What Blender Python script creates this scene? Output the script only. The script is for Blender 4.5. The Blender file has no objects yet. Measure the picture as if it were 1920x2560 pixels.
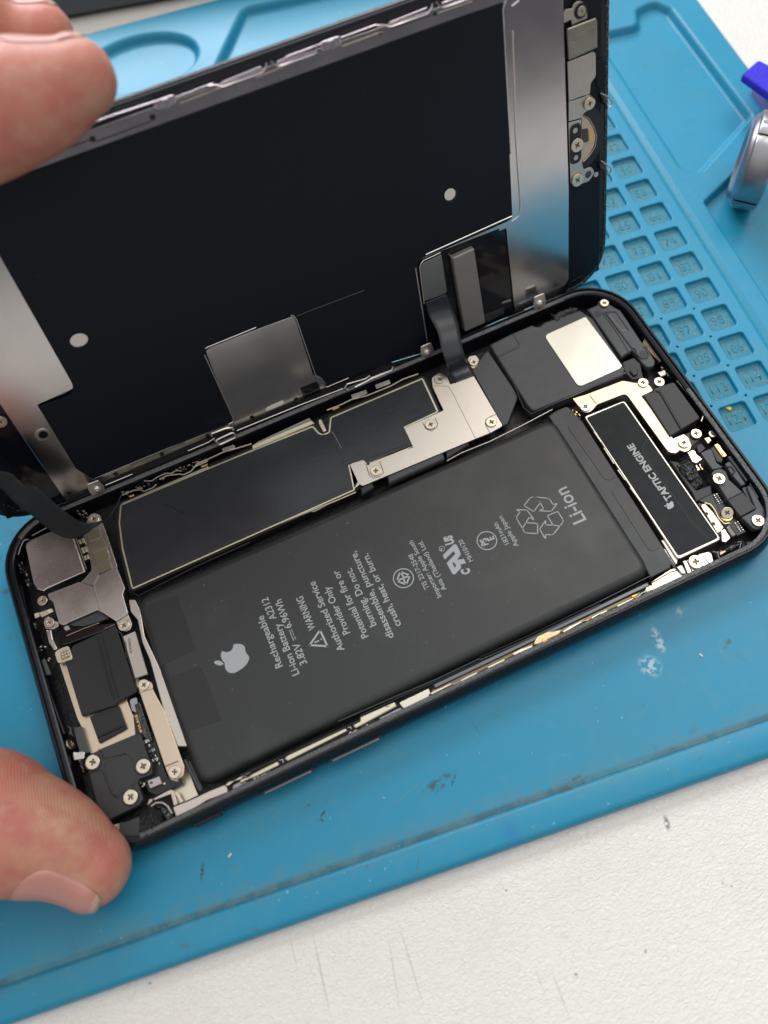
import bpy, bmesh, math, random
from mathutils import Vector, Matrix, noise
random.seed(7)
S = bpy.context.scene
rad = math.radians
# ------------------------------------------------------------------ camera (1 unit = 1 mm)
RC = [[0.90745889,-0.41587794,-0.05969834],[-0.40122038,-0.81563933,-0.41683892],[0.1246618,0.40221638,-0.90701787]]
CP = Vector((49.918,-29.436,155.837)); FPX = 2148.18
RM = Matrix(RC)
cam_d = bpy.data.cameras.new('camera'); cam = bpy.data.objects.new('camera', cam_d); S.collection.objects.link(cam)
rt = RM.transposed() @ Matrix(((1,0,0),(0,-1,0),(0,0,-1)))
cam.matrix_world = Matrix.Translation(CP) @ rt.to_4x4()
cam_d.sensor_fit = 'VERTICAL'; cam_d.sensor_height = 36; cam_d.lens = FPX/2560*36
cam_d.clip_start = 1; cam_d.clip_end = 5000
cam_d.dof.use_dof = True; cam_d.dof.focus_distance = 166; cam_d.dof.aperture_fstop = 0.0302/2.2
S.camera = cam
S.render.resolution_x = 768; S.render.resolution_y = 1024
# ------------------------------------------------------------------ light
W = bpy.data.worlds.new('World'); S.world = W; W.use_nodes = True
nt = W.node_tree; nt.nodes.clear()
wo = nt.nodes.new('ShaderNodeOutputWorld'); bg = nt.nodes.new('ShaderNodeBackground')
tc = nt.nodes.new('ShaderNodeTexCoord'); sx = nt.nodes.new('ShaderNodeSeparateXYZ')
nt.links.new(tc.outputs['Generated'], sx.inputs[0])
rp = nt.nodes.new('ShaderNodeValToRGB'); cr = rp.color_ramp
mr = nt.nodes.new('ShaderNodeMapRange'); mr.inputs['From Min'].default_value = -1; mr.inputs['From Max'].default_value = 1
nt.links.new(sx.outputs['Z'], mr.inputs['Value']); nt.links.new(mr.outputs[0], rp.inputs[0])
cr.elements[0].position = 0.0; cr.elements[0].color = (.05,.05,.06,1)
cr.elements[1].position = 1.0; cr.elements[1].color = (.84,.84,.84,1)
for p, c in ((.50,(.07,.07,.08,1)),(.62,(.15,.15,.155,1)),(.85,(.58,.58,.58,1))):
    e = cr.elements.new(p); e.color = c
nt.links.new(rp.outputs[0], bg.inputs[0]); bg.inputs[1].default_value = 1.0
nt.links.new(bg.outputs[0], wo.inputs[0])
def area(name, loc, aim, sx_, sy_, power, col):
    l = bpy.data.lights.new(name, 'AREA'); l.shape = 'RECTANGLE'; l.size = sx_; l.size_y = sy_
    l.energy = power; l.color = col
    o = bpy.data.objects.new(name, l); S.collection.objects.link(o)
    o.location = loc; o.rotation_euler = (Vector(aim)-Vector(loc)).to_track_quat('-Z','Y').to_euler()
    return o
area('window_light', (180,1150,760), (60,50,0), 900, 600, 1.45e7, (.88,.95,1.0))
area('ceiling_light', (560,260,900), (90,30,0), 440, 360, 1.8e6, (1.0,.95,.86))
S.view_settings.view_transform = 'Standard'; S.view_settings.look = 'None'
S.view_settings.exposure = 0.30; S.view_settings.gamma = 1

# ------------------------------------------------------------------ mapping photo pixels onto the real planes
def ray(x, y): return RM.transposed() @ Vector(((x-960)/FPX, (y-1280)/FPX, 1.0))
def B(x, y, z=0.0):                     # a point of the horizontal plane at height z
    d = ray(x, y); return CP + d*((z-CP.z)/d.z)
def BY(x, y, Y):                        # a point of the upright plane y = Y
    d = ray(x, y); return CP + d*((Y-CP.y)/d.y)
def _rot(w):
    w = Vector(w); return Matrix.Rotation(w.length, 3, w.normalized())
DQ = [1.258203, 0.01216, -0.003711, 0.344905, 67.390492, 4.717603]
RD = _rot(DQ[:3]); OD = Vector(DQ[3:])
MD = Matrix.Translation(OD) @ RD.to_4x4()
def D(x, y, w=0.0):                     # local point of the raised display's inner face
    n = RD @ Vector((0,0,1)); o = OD + n*w; d = ray(x, y)
    P = CP + d*((o-CP).dot(n)/d.dot(n)); return RD.transposed() @ (P-OD)
CROP = dict(A=(0,1200,3.318),B=(100,1380,5.53),C=(0,1650,2.592),D=(640,640,2.592),E=(1280,640,2.592),F=(1400,1000,3.19),
 G=(300,1900,5.53),H=(600,1800,5.53),I=(900,1650,5.53),J=(1200,1500,5.53),K=(1500,1350,5.53),L=(1620,1200,5.53),
 M=(1400,650,5.53),N=(1620,900,5.53),O=(1640,1060,5.925),P=(1400,950,5.53),Q=(480,930,4.366),S=(200,1050,5.184),
 T=(0,1160,5.184),U=(1000,600,4.1475),V=(1340,0,4.609),W=(300,1200,2.765),X=(900,1100,2.765),Y=(1280,0,2.592),
 Z=(0,640,2.592),R=(0,0,2.592),a=(620,1340,5.82),b=(760,1340,5.53),c=(960,1300,6.381),d=(1200,1190,5.53),e=(380,1440,5.53),
 f=(0,0,1),g=(1700,100,4.809),h=(640,0,2.592))
def px(k, x, y): ox, oy, s = CROP[k]; return (ox+x/s, oy+y/s)
def parse(s):
    k = 'f'; out = []
    for t in s.split():
        if t.isalpha(): k = t; continue
        v = [float(q) for q in t.split(',')]; X, Y = px(k, v[0], v[1])
        out.append((X, Y, v[2] if len(v) > 2 else 0))
    return out
def PZ(s, z):  return [(B(x,y,z).x, B(x,y,z).y, r) for x,y,r in parse(s)]
def PD(s, w):  return [(D(x,y,w).x, D(x,y,w).y, r) for x,y,r in parse(s)]
def fillet(pts, n=5, r0=0.0):
    out = []; N = len(pts)
    for i in range(N):
        p = Vector(pts[i][:2]); r = pts[i][2] if len(pts[i]) > 2 and pts[i][2] else r0
        a = Vector(pts[i-1][:2]); b = Vector(pts[(i+1)%N][:2])
        if r <= 0: out.append(p); continue
        u = a-p; v = b-p; lu, lv = u.length, v.length
        if lu < 1e-6 or lv < 1e-6: continue
        u /= lu; v /= lv; c = max(-.9999, min(.9999, u.dot(v))); h = math.acos(c)/2
        t = min(r/math.tan(h), lu*.48, lv*.48)
        p0 = p+u*t; p1 = p+v*t
        for j in range(n+1):
            s = j/n; out.append(p0*(1-s)**2 + p*2*s*(1-s) + p1*s*s)
    return out
# ------------------------------------------------------------------ materials
MATS = {}
def mat(name, col, rough=.5, metal=0.0, spec=.5, bump=0, bscale=1.0, var=0, vscale=1.0, coat=0, aniso=0, bdetail=3, dirt=None, sss=0):
    if name in MATS: return MATS[name]
    m = bpy.data.materials.new(name); m.use_nodes = True; n = m.node_tree; p = n.nodes['Principled BSDF']
    p.inputs['Base Color'].default_value = (*col, 1); p.inputs['Roughness'].default_value = rough
    p.inputs['Metallic'].default_value = metal; p.inputs['Specular IOR Level'].default_value = spec
    p.inputs['Coat Weight'].default_value = coat
    t = n.nodes.new('ShaderNodeTexCoord')
    if var:
        z = n.nodes.new('ShaderNodeTexNoise'); z.inputs['Scale'].default_value = vscale; z.inputs['Detail'].default_value = 4
        n.links.new(t.outputs['Object'], z.inputs['Vector'])
        mx = n.nodes.new('ShaderNodeMix'); mx.data_type = 'RGBA'
        a = [max(0,c*(1-var)) for c in col]; b = [min(1,c*(1+var)) for c in col]
        mx.inputs[6].default_value = (*a,1); mx.inputs[7].default_value = (*b,1)
        n.links.new(z.outputs[0], mx.inputs[0]); n.links.new(mx.outputs[2], p.inputs['Base Color'])
        m2 = n.nodes.new('ShaderNodeMapRange'); m2.inputs['To Min'].default_value = rough*.8; m2.inputs['To Max'].default_value = min(1,rough*1.25)
        n.links.new(z.outputs[0], m2.inputs['Value']); n.links.new(m2.outputs[0], p.inputs['Roughness'])
    if bump:
        z = n.nodes.new('ShaderNodeTexNoise'); z.inputs['Scale'].default_value = bscale; z.inputs['Detail'].default_value = bdetail
        n.links.new(t.outputs['Object'], z.inputs['Vector'])
        bn = n.nodes.new('ShaderNodeBump'); bn.inputs['Strength'].default_value = 1; bn.inputs['Distance'].default_value = bump
        n.links.new(z.outputs[0], bn.inputs['Height']); n.links.new(bn.outputs[0], p.inputs['Normal'])
    MATS[name] = m; return m
STEEL  = mat('brushed_steel', (.60,.565,.54), .27, 1, bump=.006, bscale=14, var=.13, vscale=.22)
BRIGHT = mat('bright_clip_steel', (.88,.84,.80), .34, 1)
STEEL2 = mat('satin_steel', (.60,.555,.50), .36, 1, bump=.010, bscale=11, var=.06, vscale=.4)
PLATE  = mat('display_plate_steel', (.64,.61,.60), .19, 1, var=.03, vscale=.2)
WARM   = mat('warm_nickel', (.66,.54,.41), .34, 1, bump=.012, bscale=9, var=.08, vscale=.5)
CREAM  = mat('cream_nickel', (.64,.60,.46), .40, 1, bump=.02, bscale=8, var=.08, vscale=1)
GOLD   = mat('gold_contact', (.78,.50,.20), .30, 1, var=.1, vscale=2)
SCREW  = mat('screw_nickel', (.70,.62,.50), .28, 1, bump=.008, bscale=6, var=.06, vscale=2)
SCREWD = mat('screw_recess', (.20,.16,.11), .45, 1)
BLACK  = mat('black_plastic', (.012,.013,.016), .38, var=.2, vscale=.5)
GLOSS  = mat('gloss_black', (.006,.007,.010), .10, coat=.3)
FRAME  = mat('black_anodised', (.011,.012,.016), .24, .5, var=.15, vscale=.6)
FLOOR  = mat('cavity_black', (.006,.006,.008), .45, bump=.15, bscale=1.2)
BATT   = mat('battery_film', (.025,.027,.028), .38, var=.06, vscale=.15, bump=.010, bscale=5)
TAPE   = mat('battery_tape', (.027,.028,.031), .38, bump=.008, bscale=5)
FLAP   = mat('battery_flap', (.036,.040,.046), .40, var=.05, vscale=.3)
SHEET  = mat('graphite_sheet', (.026,.029,.033), .20, bump=.035, bscale=.30, var=.1, vscale=.2)
DSHEET = mat('display_black_sheet', (.0040,.0062,.0115), .46, spec=.28, bump=.004, bscale=12)
GREY   = mat('grey_plastic', (.060,.063,.070), .42, var=.05, vscale=.6)
DGREY  = mat('dark_grey_plastic', (.034,.034,.036), .48, bump=.01, bscale=8)
FOAM   = mat('black_foam', (.014,.015,.018), .55, bump=.03, bscale=5)
PRINT  = mat('white_print', (.42,.44,.46), .5)
PCB    = mat('black_board', (.010,.011,.013), .35, bump=.02, bscale=6)
GLUE   = mat('clear_black_glue', (.010,.012,.012), .08, bump=.5, bscale=.9, coat=.5)
ADH    = mat('adhesive_strip', (.20,.202,.21), .22, bump=.9, bscale=4.5, bdetail=4, coat=.4)
WHITEL = mat('pale_label', (.50,.46,.41), .5, var=.05, vscale=1)
RIBBON = mat('ribbon_cable', (.028,.030,.032), .60, spec=.25, var=.1, vscale=.3)
ROUGHST= mat('cast_steel', (.62,.54,.50), .42, 1, bump=.05, bscale=7, var=.1, vscale=2)
# ------------------------------------------------------------------ mesh helpers
COL = S.collection
def finish(o, angle=38):
    me = o.data
    for p in me.polygons: p.use_smooth = True
    me.set_sharp_from_angle(angle=rad(angle))
    if len(me.polygons) < 6000:
        nz = {}
        for p in me.polygons:
            fl = abs(p.normal.z) > .9995
            for ek in p.edge_keys: nz.setdefault(ek, []).append(fl)
        at = me.attributes.get('sharp_edge') or me.attributes.new('sharp_edge','BOOLEAN','EDGE')
        for e in me.edges:
            k = nz.get((min(e.vertices), max(e.vertices)), [])
            if True in k and False in k: at.data[e.index].value = True
def link(name, me, m, parent=None, smooth=True):
    o = bpy.data.objects.new(name, me); COL.objects.link(o)
    for q in (m if isinstance(m, (list,tuple)) else [m]):
        if q is not None and q.name not in [x.name for x in me.materials]: me.materials.append(q)
    if parent is not None: o.parent = parent
    if smooth: finish(o)
    return o
def curve_mesh(loops, z0, z1, bev=.08, offset=0.0, res=2):
    cu = bpy.data.curves.new('tmp','CURVE'); cu.dimensions = '2D'; cu.fill_mode = 'BOTH'
    for lp in loops:
        sp = cu.splines.new('POLY'); sp.points.add(len(lp)-1); sp.use_cyclic_u = True
        for i, p in enumerate(lp): sp.points[i].co = (p[0], p[1], 0, 1)
    h = z1-z0; bev = min(bev, h*.49)
    cu.extrude = max(h/2-bev, 0.0001); cu.bevel_depth = bev; cu.bevel_resolution = res; cu.offset = offset-bev
    o = bpy.data.objects.new('tmp', cu); COL.objects.link(o)
    dg = bpy.context.evaluated_depsgraph_get(); me = bpy.data.meshes.new_from_object(o.evaluated_get(dg))
    bpy.data.objects.remove(o); bpy.data.curves.remove(cu)
    me.transform(Matrix.Translation((0,0,(z0+z1)/2))); me.materials.clear()
    bm = bmesh.new(); bm.from_mesh(me); bmesh.ops.remove_doubles(bm, verts=bm.verts, dist=1e-4); bm.to_mesh(me); bm.free()
    return me
def plate(name, pts, z0, z1, m, parent, bev=.08, holes=(), offset=0.0, r=0.0):
    loops = [fillet(pts, r0=r)] + [fillet(h, r0=0) for h in holes]
    return link(name, curve_mesh(loops, z0, z1, bev, offset), m, parent)
def circle(cx, cy, r, n=28): return [(cx+r*math.cos(2*math.pi*i/n), cy+r*math.sin(2*math.pi*i/n)) for i in range(n)]
def tube(name, pts, r, m, parent, cyclic=False, closed_mesh=True):
    cu = bpy.data.curves.new('tmp','CURVE'); cu.dimensions = '3D'; sp = cu.splines.new('POLY'); sp.points.add(len(pts)-1)
    for i, p in enumerate(pts): sp.points[i].co = (*p, 1)
    sp.use_cyclic_u = cyclic; cu.bevel_depth = r; cu.bevel_resolution = 3; cu.use_fill_caps = True
    o = bpy.data.objects.new('tmp', cu); COL.objects.link(o)
    dg = bpy.context.evaluated_depsgraph_get(); me = bpy.data.meshes.new_from_object(o.evaluated_get(dg))
    bpy.data.objects.remove(o); bpy.data.curves.remove(cu); me.materials.clear()
    return link(name, me, m, parent)
def join_me(mes):
    bm = bmesh.new()
    for me in mes: bm.from_mesh(me)
    out = bpy.data.meshes.new('joined'); bm.to_mesh(out); bm.free(); return out
def empty(name, loc=(0,0,0), label=None, cat=None, group=None):
    o = bpy.data.objects.new(name, None); COL.objects.link(o); o.location = loc; o.empty_display_size = 5
    if label: o['label'] = label; o['category'] = cat
    if group: o['group'] = group
    return o
def box(name, x0, x1, y0, y1, z0, z1, m, parent, bev=.1, r=0):
    return plate(name, [(x0,y0,r),(x1,y0,r),(x1,y1,r),(x0,y1,r)], z0, z1, m, parent, bev)
def stroke(loops_pts, w):               # thin printed lines: list of polylines (x,y) -> quads
    bm = bmesh.new()
    for pl in loops_pts:
        for a, b in zip(pl, pl[1:]):
            a = Vector(a[:2]); b = Vector(b[:2]); d = (b-a)
            if d.length < 1e-6: continue
            d.normalize(); n = Vector((-d.y,d.x))*w/2; a2 = a-d*w*.35; b2 = b+d*w*.35
            vs = [bm.verts.new((*(q), 0)) for q in (a2-n, b2-n, b2+n, a2+n)]; bm.faces.new(vs)
    me = bpy.data.meshes.new('s'); bm.to_mesh(me); bm.free(); return me
def ring_me(cx, cy, r, w, n=40):
    bm = bmesh.new(); i_ = []; o_ = []
    for k in range(n):
        a = 2*math.pi*k/n; i_.append(bm.verts.new((cx+(r-w/2)*math.cos(a), cy+(r-w/2)*math.sin(a), 0))); o_.append(bm.verts.new((cx+(r+w/2)*math.cos(a), cy+(r+w/2)*math.sin(a), 0)))
    for k in range(n): bm.faces.new((i_[k], o_[k], o_[(k+1)%n], i_[(k+1)%n]))
    me = bpy.data.meshes.new('r'); bm.to_mesh(me); bm.free(); return me
def flat(pts):
    bm = bmesh.new(); vs = [bm.verts.new((p[0],p[1],0)) for p in pts]; bm.faces.new(vs)
    bmesh.ops.triangulate(bm, faces=bm.faces[:]); me = bpy.data.meshes.new('f'); bm.to_mesh(me); bm.free()
    return me
def text_me(s, p0, p1, cap, bold=0.0, space=1.0):   # text laid from p0 to p1 (mm, on a plane), capital height cap mm
    cu = bpy.data.curves.new('t','FONT'); cu.body = s; cu.size = 1; cu.offset = bold; cu.resolution_u = 4; cu.space_character = space
    o = bpy.data.objects.new('t', cu); COL.objects.link(o)
    dg = bpy.context.evaluated_depsgraph_get(); me = bpy.data.meshes.new_from_object(o.evaluated_get(dg))
    bpy.data.objects.remove(o); bpy.data.curves.remove(cu); me.materials.clear()
    xs = [v.co.x for v in me.vertices]; x0, x1 = min(xs), max(xs)
    p0 = Vector(p0[:2]); p1 = Vector(p1[:2]); u = p1-p0; L = u.length; u.normalize(); n = Vector((-u.y,u.x))
    k = cap/0.70
    for v in me.vertices:
        X = (v.co.x-x0)/(x1-x0)*L; Y = v.co.y*k; q = p0+u*X+n*Y; v.co = (q.x,q.y,0)
    return me
def lift(me, z): me.transform(Matrix.Translation((0,0,z))); return me
_cross = None
def screw_mesh():
    R = 1.0; a, l = .10, .42
    hole = [(-a,-l),(a,-l),(a,-a),(l,-a),(l,a),(a,a),(a,l),(-a,l),(-a,a),(-l,a),(-l,-a),(-a,-a)]
    top = curve_mesh([circle(0,0,R,32), hole], 0, .32, .09)
    base = curve_mesh([circle(0,0,R*.92,28)], -.30, .10, .02)
    for m in (SCREW, SCREWD): top.materials.append(m)
    bm = bmesh.new(); bm.from_mesh(top); n0 = len(bm.faces); bm.from_mesh(base); bm.faces.ensure_lookup_table()
    for f in bm.faces[n0:]: f.material_index = 1
    bm.to_mesh(top); bm.free(); return top
SCM = screw_mesh()
def screw(parent, loc, r=.9, rot=None, tilt=None):
    o = bpy.data.objects.new('screw', SCM); COL.objects.link(o); o.parent = parent
    o.location = loc; o.scale = (r,r,r); o.rotation_euler = tilt or (0,0, random.random()*3 if rot is None else rot)
    if not SCM.polygons[0].use_smooth: finish(o)
    return o

def dome(name, pts, zb, h, m, parent, amp=.4, sc_=1.2, step=.16, edge=.9):
    pts = [Vector(p[:2]) for p in pts]; xs = [p.x for p in pts]; ys = [p.y for p in pts]; n = len(pts)
    def sd(q):
        ins = False; d = 1e9
        for i in range(n):
            a, b = pts[i], pts[(i+1)%n]
            if (a.y > q.y) != (b.y > q.y) and q.x < (b.x-a.x)*(q.y-a.y)/(b.y-a.y)+a.x: ins = not ins
            e = b-a; t = max(0, min(1, (q-a).dot(e)/(e.length_squared+1e-9))); d = min(d, (q-a-e*t).length)
        return d if ins else -d
    step = max(step, max(max(xs)-min(xs), max(ys)-min(ys))/70)
    bm = bmesh.new(); g = {}; nx = int((max(xs)-min(xs))/step)+3; ny = int((max(ys)-min(ys))/step)+3
    for i in range(nx):
        for j in range(ny):
            q = Vector((min(xs)-step+i*step, min(ys)-step+j*step)); d = sd(q)
            if d > -step*.8:
                s = max(0, min(1, d/edge)); k = math.sqrt(max(0, 1-(1-s)**2))
                nn = noise.noise(Vector((q.x*sc_,q.y*sc_,zb)))+.5*noise.noise(Vector((q.x*sc_*2.3,q.y*sc_*2.3,zb+4)))
                g[(i,j)] = bm.verts.new((q.x,q.y,zb+h*k*(1+amp*nn)))
    for i in range(nx-1):
        for j in range(ny-1):
            v = [g.get(k) for k in ((i,j),(i+1,j),(i+1,j+1),(i,j+1))]
            if all(v): bm.faces.new(v)
    me = bpy.data.meshes.new('dome'); bm.to_mesh(me); bm.free(); o = link(name, me, m, parent, False)
    for p in me.polygons: p.use_smooth = True
    return o
# ================================================================== SETTING: table, mat
def nodes_of(m): return m.node_tree.nodes, m.node_tree.links
def ell_mask(m, cx, cy, rx, ry, ang, soft=.5, nscale=None, nthr=.5):
    N, Lk = nodes_of(m); t = N.new('ShaderNodeTexCoord'); mp = N.new('ShaderNodeMapping'); mp.vector_type = 'TEXTURE'
    mp.inputs['Location'].default_value = (cx,cy,0); mp.inputs['Rotation'].default_value = (0,0,ang); mp.inputs['Scale'].default_value = (rx,ry,1e4)
    Lk.new(t.outputs['Object'], mp.inputs['Vector'])
    ln = N.new('ShaderNodeVectorMath'); ln.operation = 'LENGTH'; Lk.new(mp.outputs[0], ln.inputs[0])
    mr = N.new('ShaderNodeMapRange'); mr.inputs['From Min'].default_value = 1; mr.inputs['From Max'].default_value = 1-soft
    Lk.new(ln.outputs['Value'], mr.inputs['Value']); out = mr.outputs[0]
    if nscale:
        z = N.new('ShaderNodeTexNoise'); z.inputs['Scale'].default_value = nscale; z.inputs['Detail'].default_value = 5
        Lk.new(t.outputs['Object'], z.inputs['Vector'])
        r = N.new('ShaderNodeMapRange'); r.inputs['From Min'].default_value = nthr; r.inputs['From Max'].default_value = nthr+.08
        Lk.new(z.outputs[0], r.inputs['Value']); q = N.new('ShaderNodeMath'); q.operation = 'MULTIPLY'
        Lk.new(out, q.inputs[0]); Lk.new(r.outputs[0], q.inputs[1]); out = q.outputs[0]
    return out
def noise_mask(m, scale, thr, width=.05, detail=3, stretch=(1,1,1), coord='Object'):
    N, Lk = nodes_of(m); t = N.new('ShaderNodeTexCoord'); mp = N.new('ShaderNodeMapping'); mp.inputs['Scale'].default_value = stretch
    Lk.new(t.outputs[coord], mp.inputs['Vector'])
    z = N.new('ShaderNodeTexNoise'); z.inputs['Scale'].default_value = scale; z.inputs['Detail'].default_value = detail
    Lk.new(mp.outputs[0], z.inputs['Vector'])
    r = N.new('ShaderNodeMapRange'); r.inputs['From Min'].default_value = thr; r.inputs['From Max'].default_value = thr+width
    Lk.new(z.outputs[0], r.inputs['Value']); return r.outputs[0]
def paint(m, mask, col, amount=1.0):
    N, Lk = nodes_of(m); p = N['Principled BSDF']; s = p.inputs['Base Color']
    mx = N.new('ShaderNodeMix'); mx.data_type = 'RGBA'
    if s.is_linked:
        src = s.links[0].from_socket; Lk.new(src, mx.inputs[6])
    else: mx.inputs[6].default_value = s.default_value[:]
    mx.inputs[7].default_value = (*col,1)
    a = N.new('ShaderNodeMath'); a.operation = 'MULTIPLY'; a.inputs[1].default_value = amount
    Lk.new(mask, a.inputs[0]); Lk.new(a.outputs[0], mx.inputs[0]); Lk.new(mx.outputs[2], s)
TZ = -2.6
TABLE = mat('white_laminate', (.77,.735,.69), .24, var=.02, vscale=.02)
N, Lk = nodes_of(TABLE); t = N.new('ShaderNodeTexCoord')
z1 = N.new('ShaderNodeTexNoise'); z1.inputs['Scale'].default_value = 1.35; z1.inputs['Detail'].default_value = 1.0; z1.inputs['Distortion'].default_value = 1.3
mpp = N.new('ShaderNodeMapping'); mpp.inputs['Scale'].default_value = (.8,1.25,1); Lk.new(t.outputs['Object'], mpp.inputs['Vector']); Lk.new(mpp.outputs[0], z1.inputs['Vector'])
rg = N.new('ShaderNodeValToRGB'); e = rg.color_ramp; e.elements[0].position = .34; e.elements[0].color = (0,0,0,1); e.elements[1].position = .66; e.elements[1].color = (1,1,1,1)
Lk.new(z1.outputs[0], rg.inputs[0]); bn = N.new('ShaderNodeBump'); bn.inputs['Distance'].default_value = .10; bn.inputs['Strength'].default_value = .8
Lk.new(rg.outputs[0], bn.inputs['Height']); Lk.new(bn.outputs[0], N['Principled BSDF'].inputs['Normal'])
for a, b, w in (((775,2300),(832,2570),.18),((983,2263),(1070,2552),.14),((1374,2413),(1429,2560),.16),((1336,2419),(1365,2494),.12),((966,2309),(1006,2570),.12),((722,2330),(745,2430),.12)):
    p, q = B(*a, TZ), B(*b, TZ); d = q-p
    paint(TABLE, ell_mask(TABLE, (p.x+q.x)/2, (p.y+q.y)/2, d.length/2, w, math.atan2(d.y,d.x), .6), (.36,.32,.28), .5)
for x, y, rx, ry, an in ((1667,2058,1.6,.6,1.3),(1614,2379,.5,.25,1),(1440,2438,.5,.4,0),(1785,2143,.35,.3,0),(1808,2208,.35,.3,0),(1829,2216,.25,.25,0),(375,2458,.4,.25,0),(1266,2226,.3,.2,0)):
    p = B(x,y,TZ); paint(TABLE, ell_mask(TABLE, p.x, p.y, rx, ry, an, .6, 1.4, .42), (.12,.10,.09), .8)
paint(TABLE, noise_mask(TABLE, .9, .755, .02), (.25,.22,.19), .7)
paint(TABLE, noise_mask(TABLE, .05, .5, .3), (.66,.62,.57), .35)
me = curve_mesh([[(-800,-640),(900,40),(900,1100),(-800,1100)]], -25, 0, .8)
o = link('table_surface', me, TABLE); o.location = (0,0,TZ); o['kind'] = 'structure'; o['label'] = 'white textured laminate table top'

# ---- mat frame
MO = Vector((158.9,73.2)); ME1 = Vector((.99274,-.12028)); ME2 = Vector((.12028,.99274))
MATM = Matrix(((ME1.x,ME2.x,0,MO.x),(ME1.y,ME2.y,0,MO.y),(0,0,1,0),(0,0,0,1)))
def toM(p): q = Vector((p[0],p[1]))-MO; return (q.dot(ME1), q.dot(ME2))
def PM(s, z=0):
    out = []
    for x,y,r in parse(s):
        a = toM(B(x,y,z)); out.append((a[0],a[1],r))
    return out
SIL = mat('blue_silicone', (.010,.245,.410), .40, spec=.5, var=.05, vscale=.03, bump=.012, bscale=2.5)
SILD = mat('blue_silicone_dusty', (.032,.205,.285), .55, spec=.4, var=.10, vscale=.4, bump=.05, bscale=3.0)
GR_B = -104.2
for m_ in (SIL,):
    N, Lk = nodes_of(m_)
    # dirt packed along the groove (local b = GR_B)
    paint(m_, ell_mask(m_, -100, GR_B+.35, 400, .9, 0.0, .8, .8, .30), (.035,.075,.075), .75)
    paint(m_, ell_mask(m_, -100, GR_B+.8, 400, 3.0, 0.0, .95, .35, .42), (.10,.20,.22), .45)
    paint(m_, noise_mask(m_, .055, .47, .20, 5), (.028,.235,.345), .45)
    paint(m_, noise_mask(m_, .35, .55, .12, 5), (.05,.26,.36), .30)
    paint(m_, noise_mask(m_, .30, .66, .05, 6), (.05,.16,.20), .45)
    paint(m_, noise_mask(m_, 1.1, .745, .015, 2), (.45,.55,.58), .5)
    paint(m_, noise_mask(m_, .8, .225, -.02, 2, (1,1,1)), (.02,.06,.08), .7)
    for x, y, rx, ry, an, c, am, ns, th in (
        (1098,1958,4.2,1.3,.25,(.04,.06,.06),.8,.7,.47),(1133,1952,1.4,.3,.9,(.03,.05,.05),.9,1.5,.40),(1010,1990,5,.12,.35,(.12,.22,.24),.8,None,0),
        (1645,1600,1.1,3.0,.0,(.45,.60,.66),.85,1.2,.45),(1625,1665,2.2,2.6,.5,(.40,.55,.62),.85,1.0,.46),(1700,1530,1.2,1.2,0,(.35,.5,.55),.6,1.2,.5),
        (505,2180,.35,1.9,-.35,(.02,.05,.05),.9,1.6,.38),(808,2033,.9,.3,.6,(.03,.05,.05),.9,2,.35),(770,2015,.8,.4,.2,(.05,.09,.1),.8,2,.4),(805,2050,.25,.6,.5,(.03,.05,.05),.9,None,0),
        (1430,1955,3.4,2.0,.3,(.06,.09,.08),.7,.8,.50),(1820,1607,2.0,.6,.5,(.06,.10,.08),.8,1.2,.45),(1845,1640,1.5,1.8,.4,(.07,.16,.2),.7,1.6,.52),
        (455,1945,1.2,.4,.3,(.03,.08,.1),.6,1.6,.4),(1190,1820,.12,2.2,.25,(.04,.12,.16),.7,None,0),(1155,1755,.9,.12,.8,(.04,.12,.16),.7,None,0),
        (1045,2160,.14,1.8,-.5,(.05,.09,.1),.8,None,0),(1750,1895,.9,.12,.6,(.05,.12,.14),.7,None,0),
        (12,1480,2.5,.8,.1,(.05,.08,.09),.75,1.0,.45),(10,1395,3.2,2.6,.1,(.05,.14,.18),.6,.6,.5),(40,1330,2.5,1.6,.1,(.05,.14,.18),.5,.6,.5),(8,1880,.7,.7,.1,(.03,.05,.05),.9,2,.3),
        (1275,2078,2.0,3.4,.25,(.012,.20,.42),.75,None,0)):
        q = toM(B(x,y,0)); paint(m_, ell_mask(m_, q[0], q[1], rx, ry, an, .6 if ns else .8, ns, th), c, am)
paint(SILD, noise_mask(SILD, 1.6, .56, .06, 4), (.16,.22,.22), .55)
paint(SILD, noise_mask(SILD, 1.1, .63, .03, 4), (.07,.09,.08), .8)
paint(SILD, noise_mask(SILD, 2.2, .71, .02, 2), (.50,.56,.58), .8)

matE = empty('repair_mat', (0,0,0), 'blue silicone repair mat with recessed trays and numbered square cells, under the opened phone', 'work mat')
matE.matrix_world = MATM
def offs(pts, d):                       # positive d shrinks a counter-clockwise loop
    n = len(pts); out = []
    for i in range(n):
        a, p, b = pts[i-1], pts[i], pts[(i+1)%n]
        e1 = (p-a).normalized() if (p-a).length > 1e-7 else (b-p).normalized(); e2 = (b-p).normalized() if (b-p).length > 1e-7 else e1
        nn = Vector((-e1.y-e2.y, e1.x+e2.x))
        if nn.length < 1e-6: nn = Vector((-e1.y,e1.x))
        nn.normalize(); c = max(.5, nn.dot(Vector((-e1.y,e1.x)))); out.append(p+nn*d/c)
    return out
def ccw(pts):
    A = sum(pts[i-1].x*pts[i].y-pts[i].x*pts[i-1].y for i in range(len(pts)))
    return pts if A > 0 else pts[::-1]
def densify(pts, step=1.5):
    out = []; n = len(pts)
    for i in range(n):
        a, b = pts[i], pts[(i+1)%n]; k = max(1, int((b-a).length/step)) if (b-a).length > step*2 else 1
        for j in range(k): out.append(a.lerp(b, j/k))
    return out
holes_top = []; walls = bmesh.new(); floors = bmesh.new(); tfloors = bmesh.new()
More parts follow.
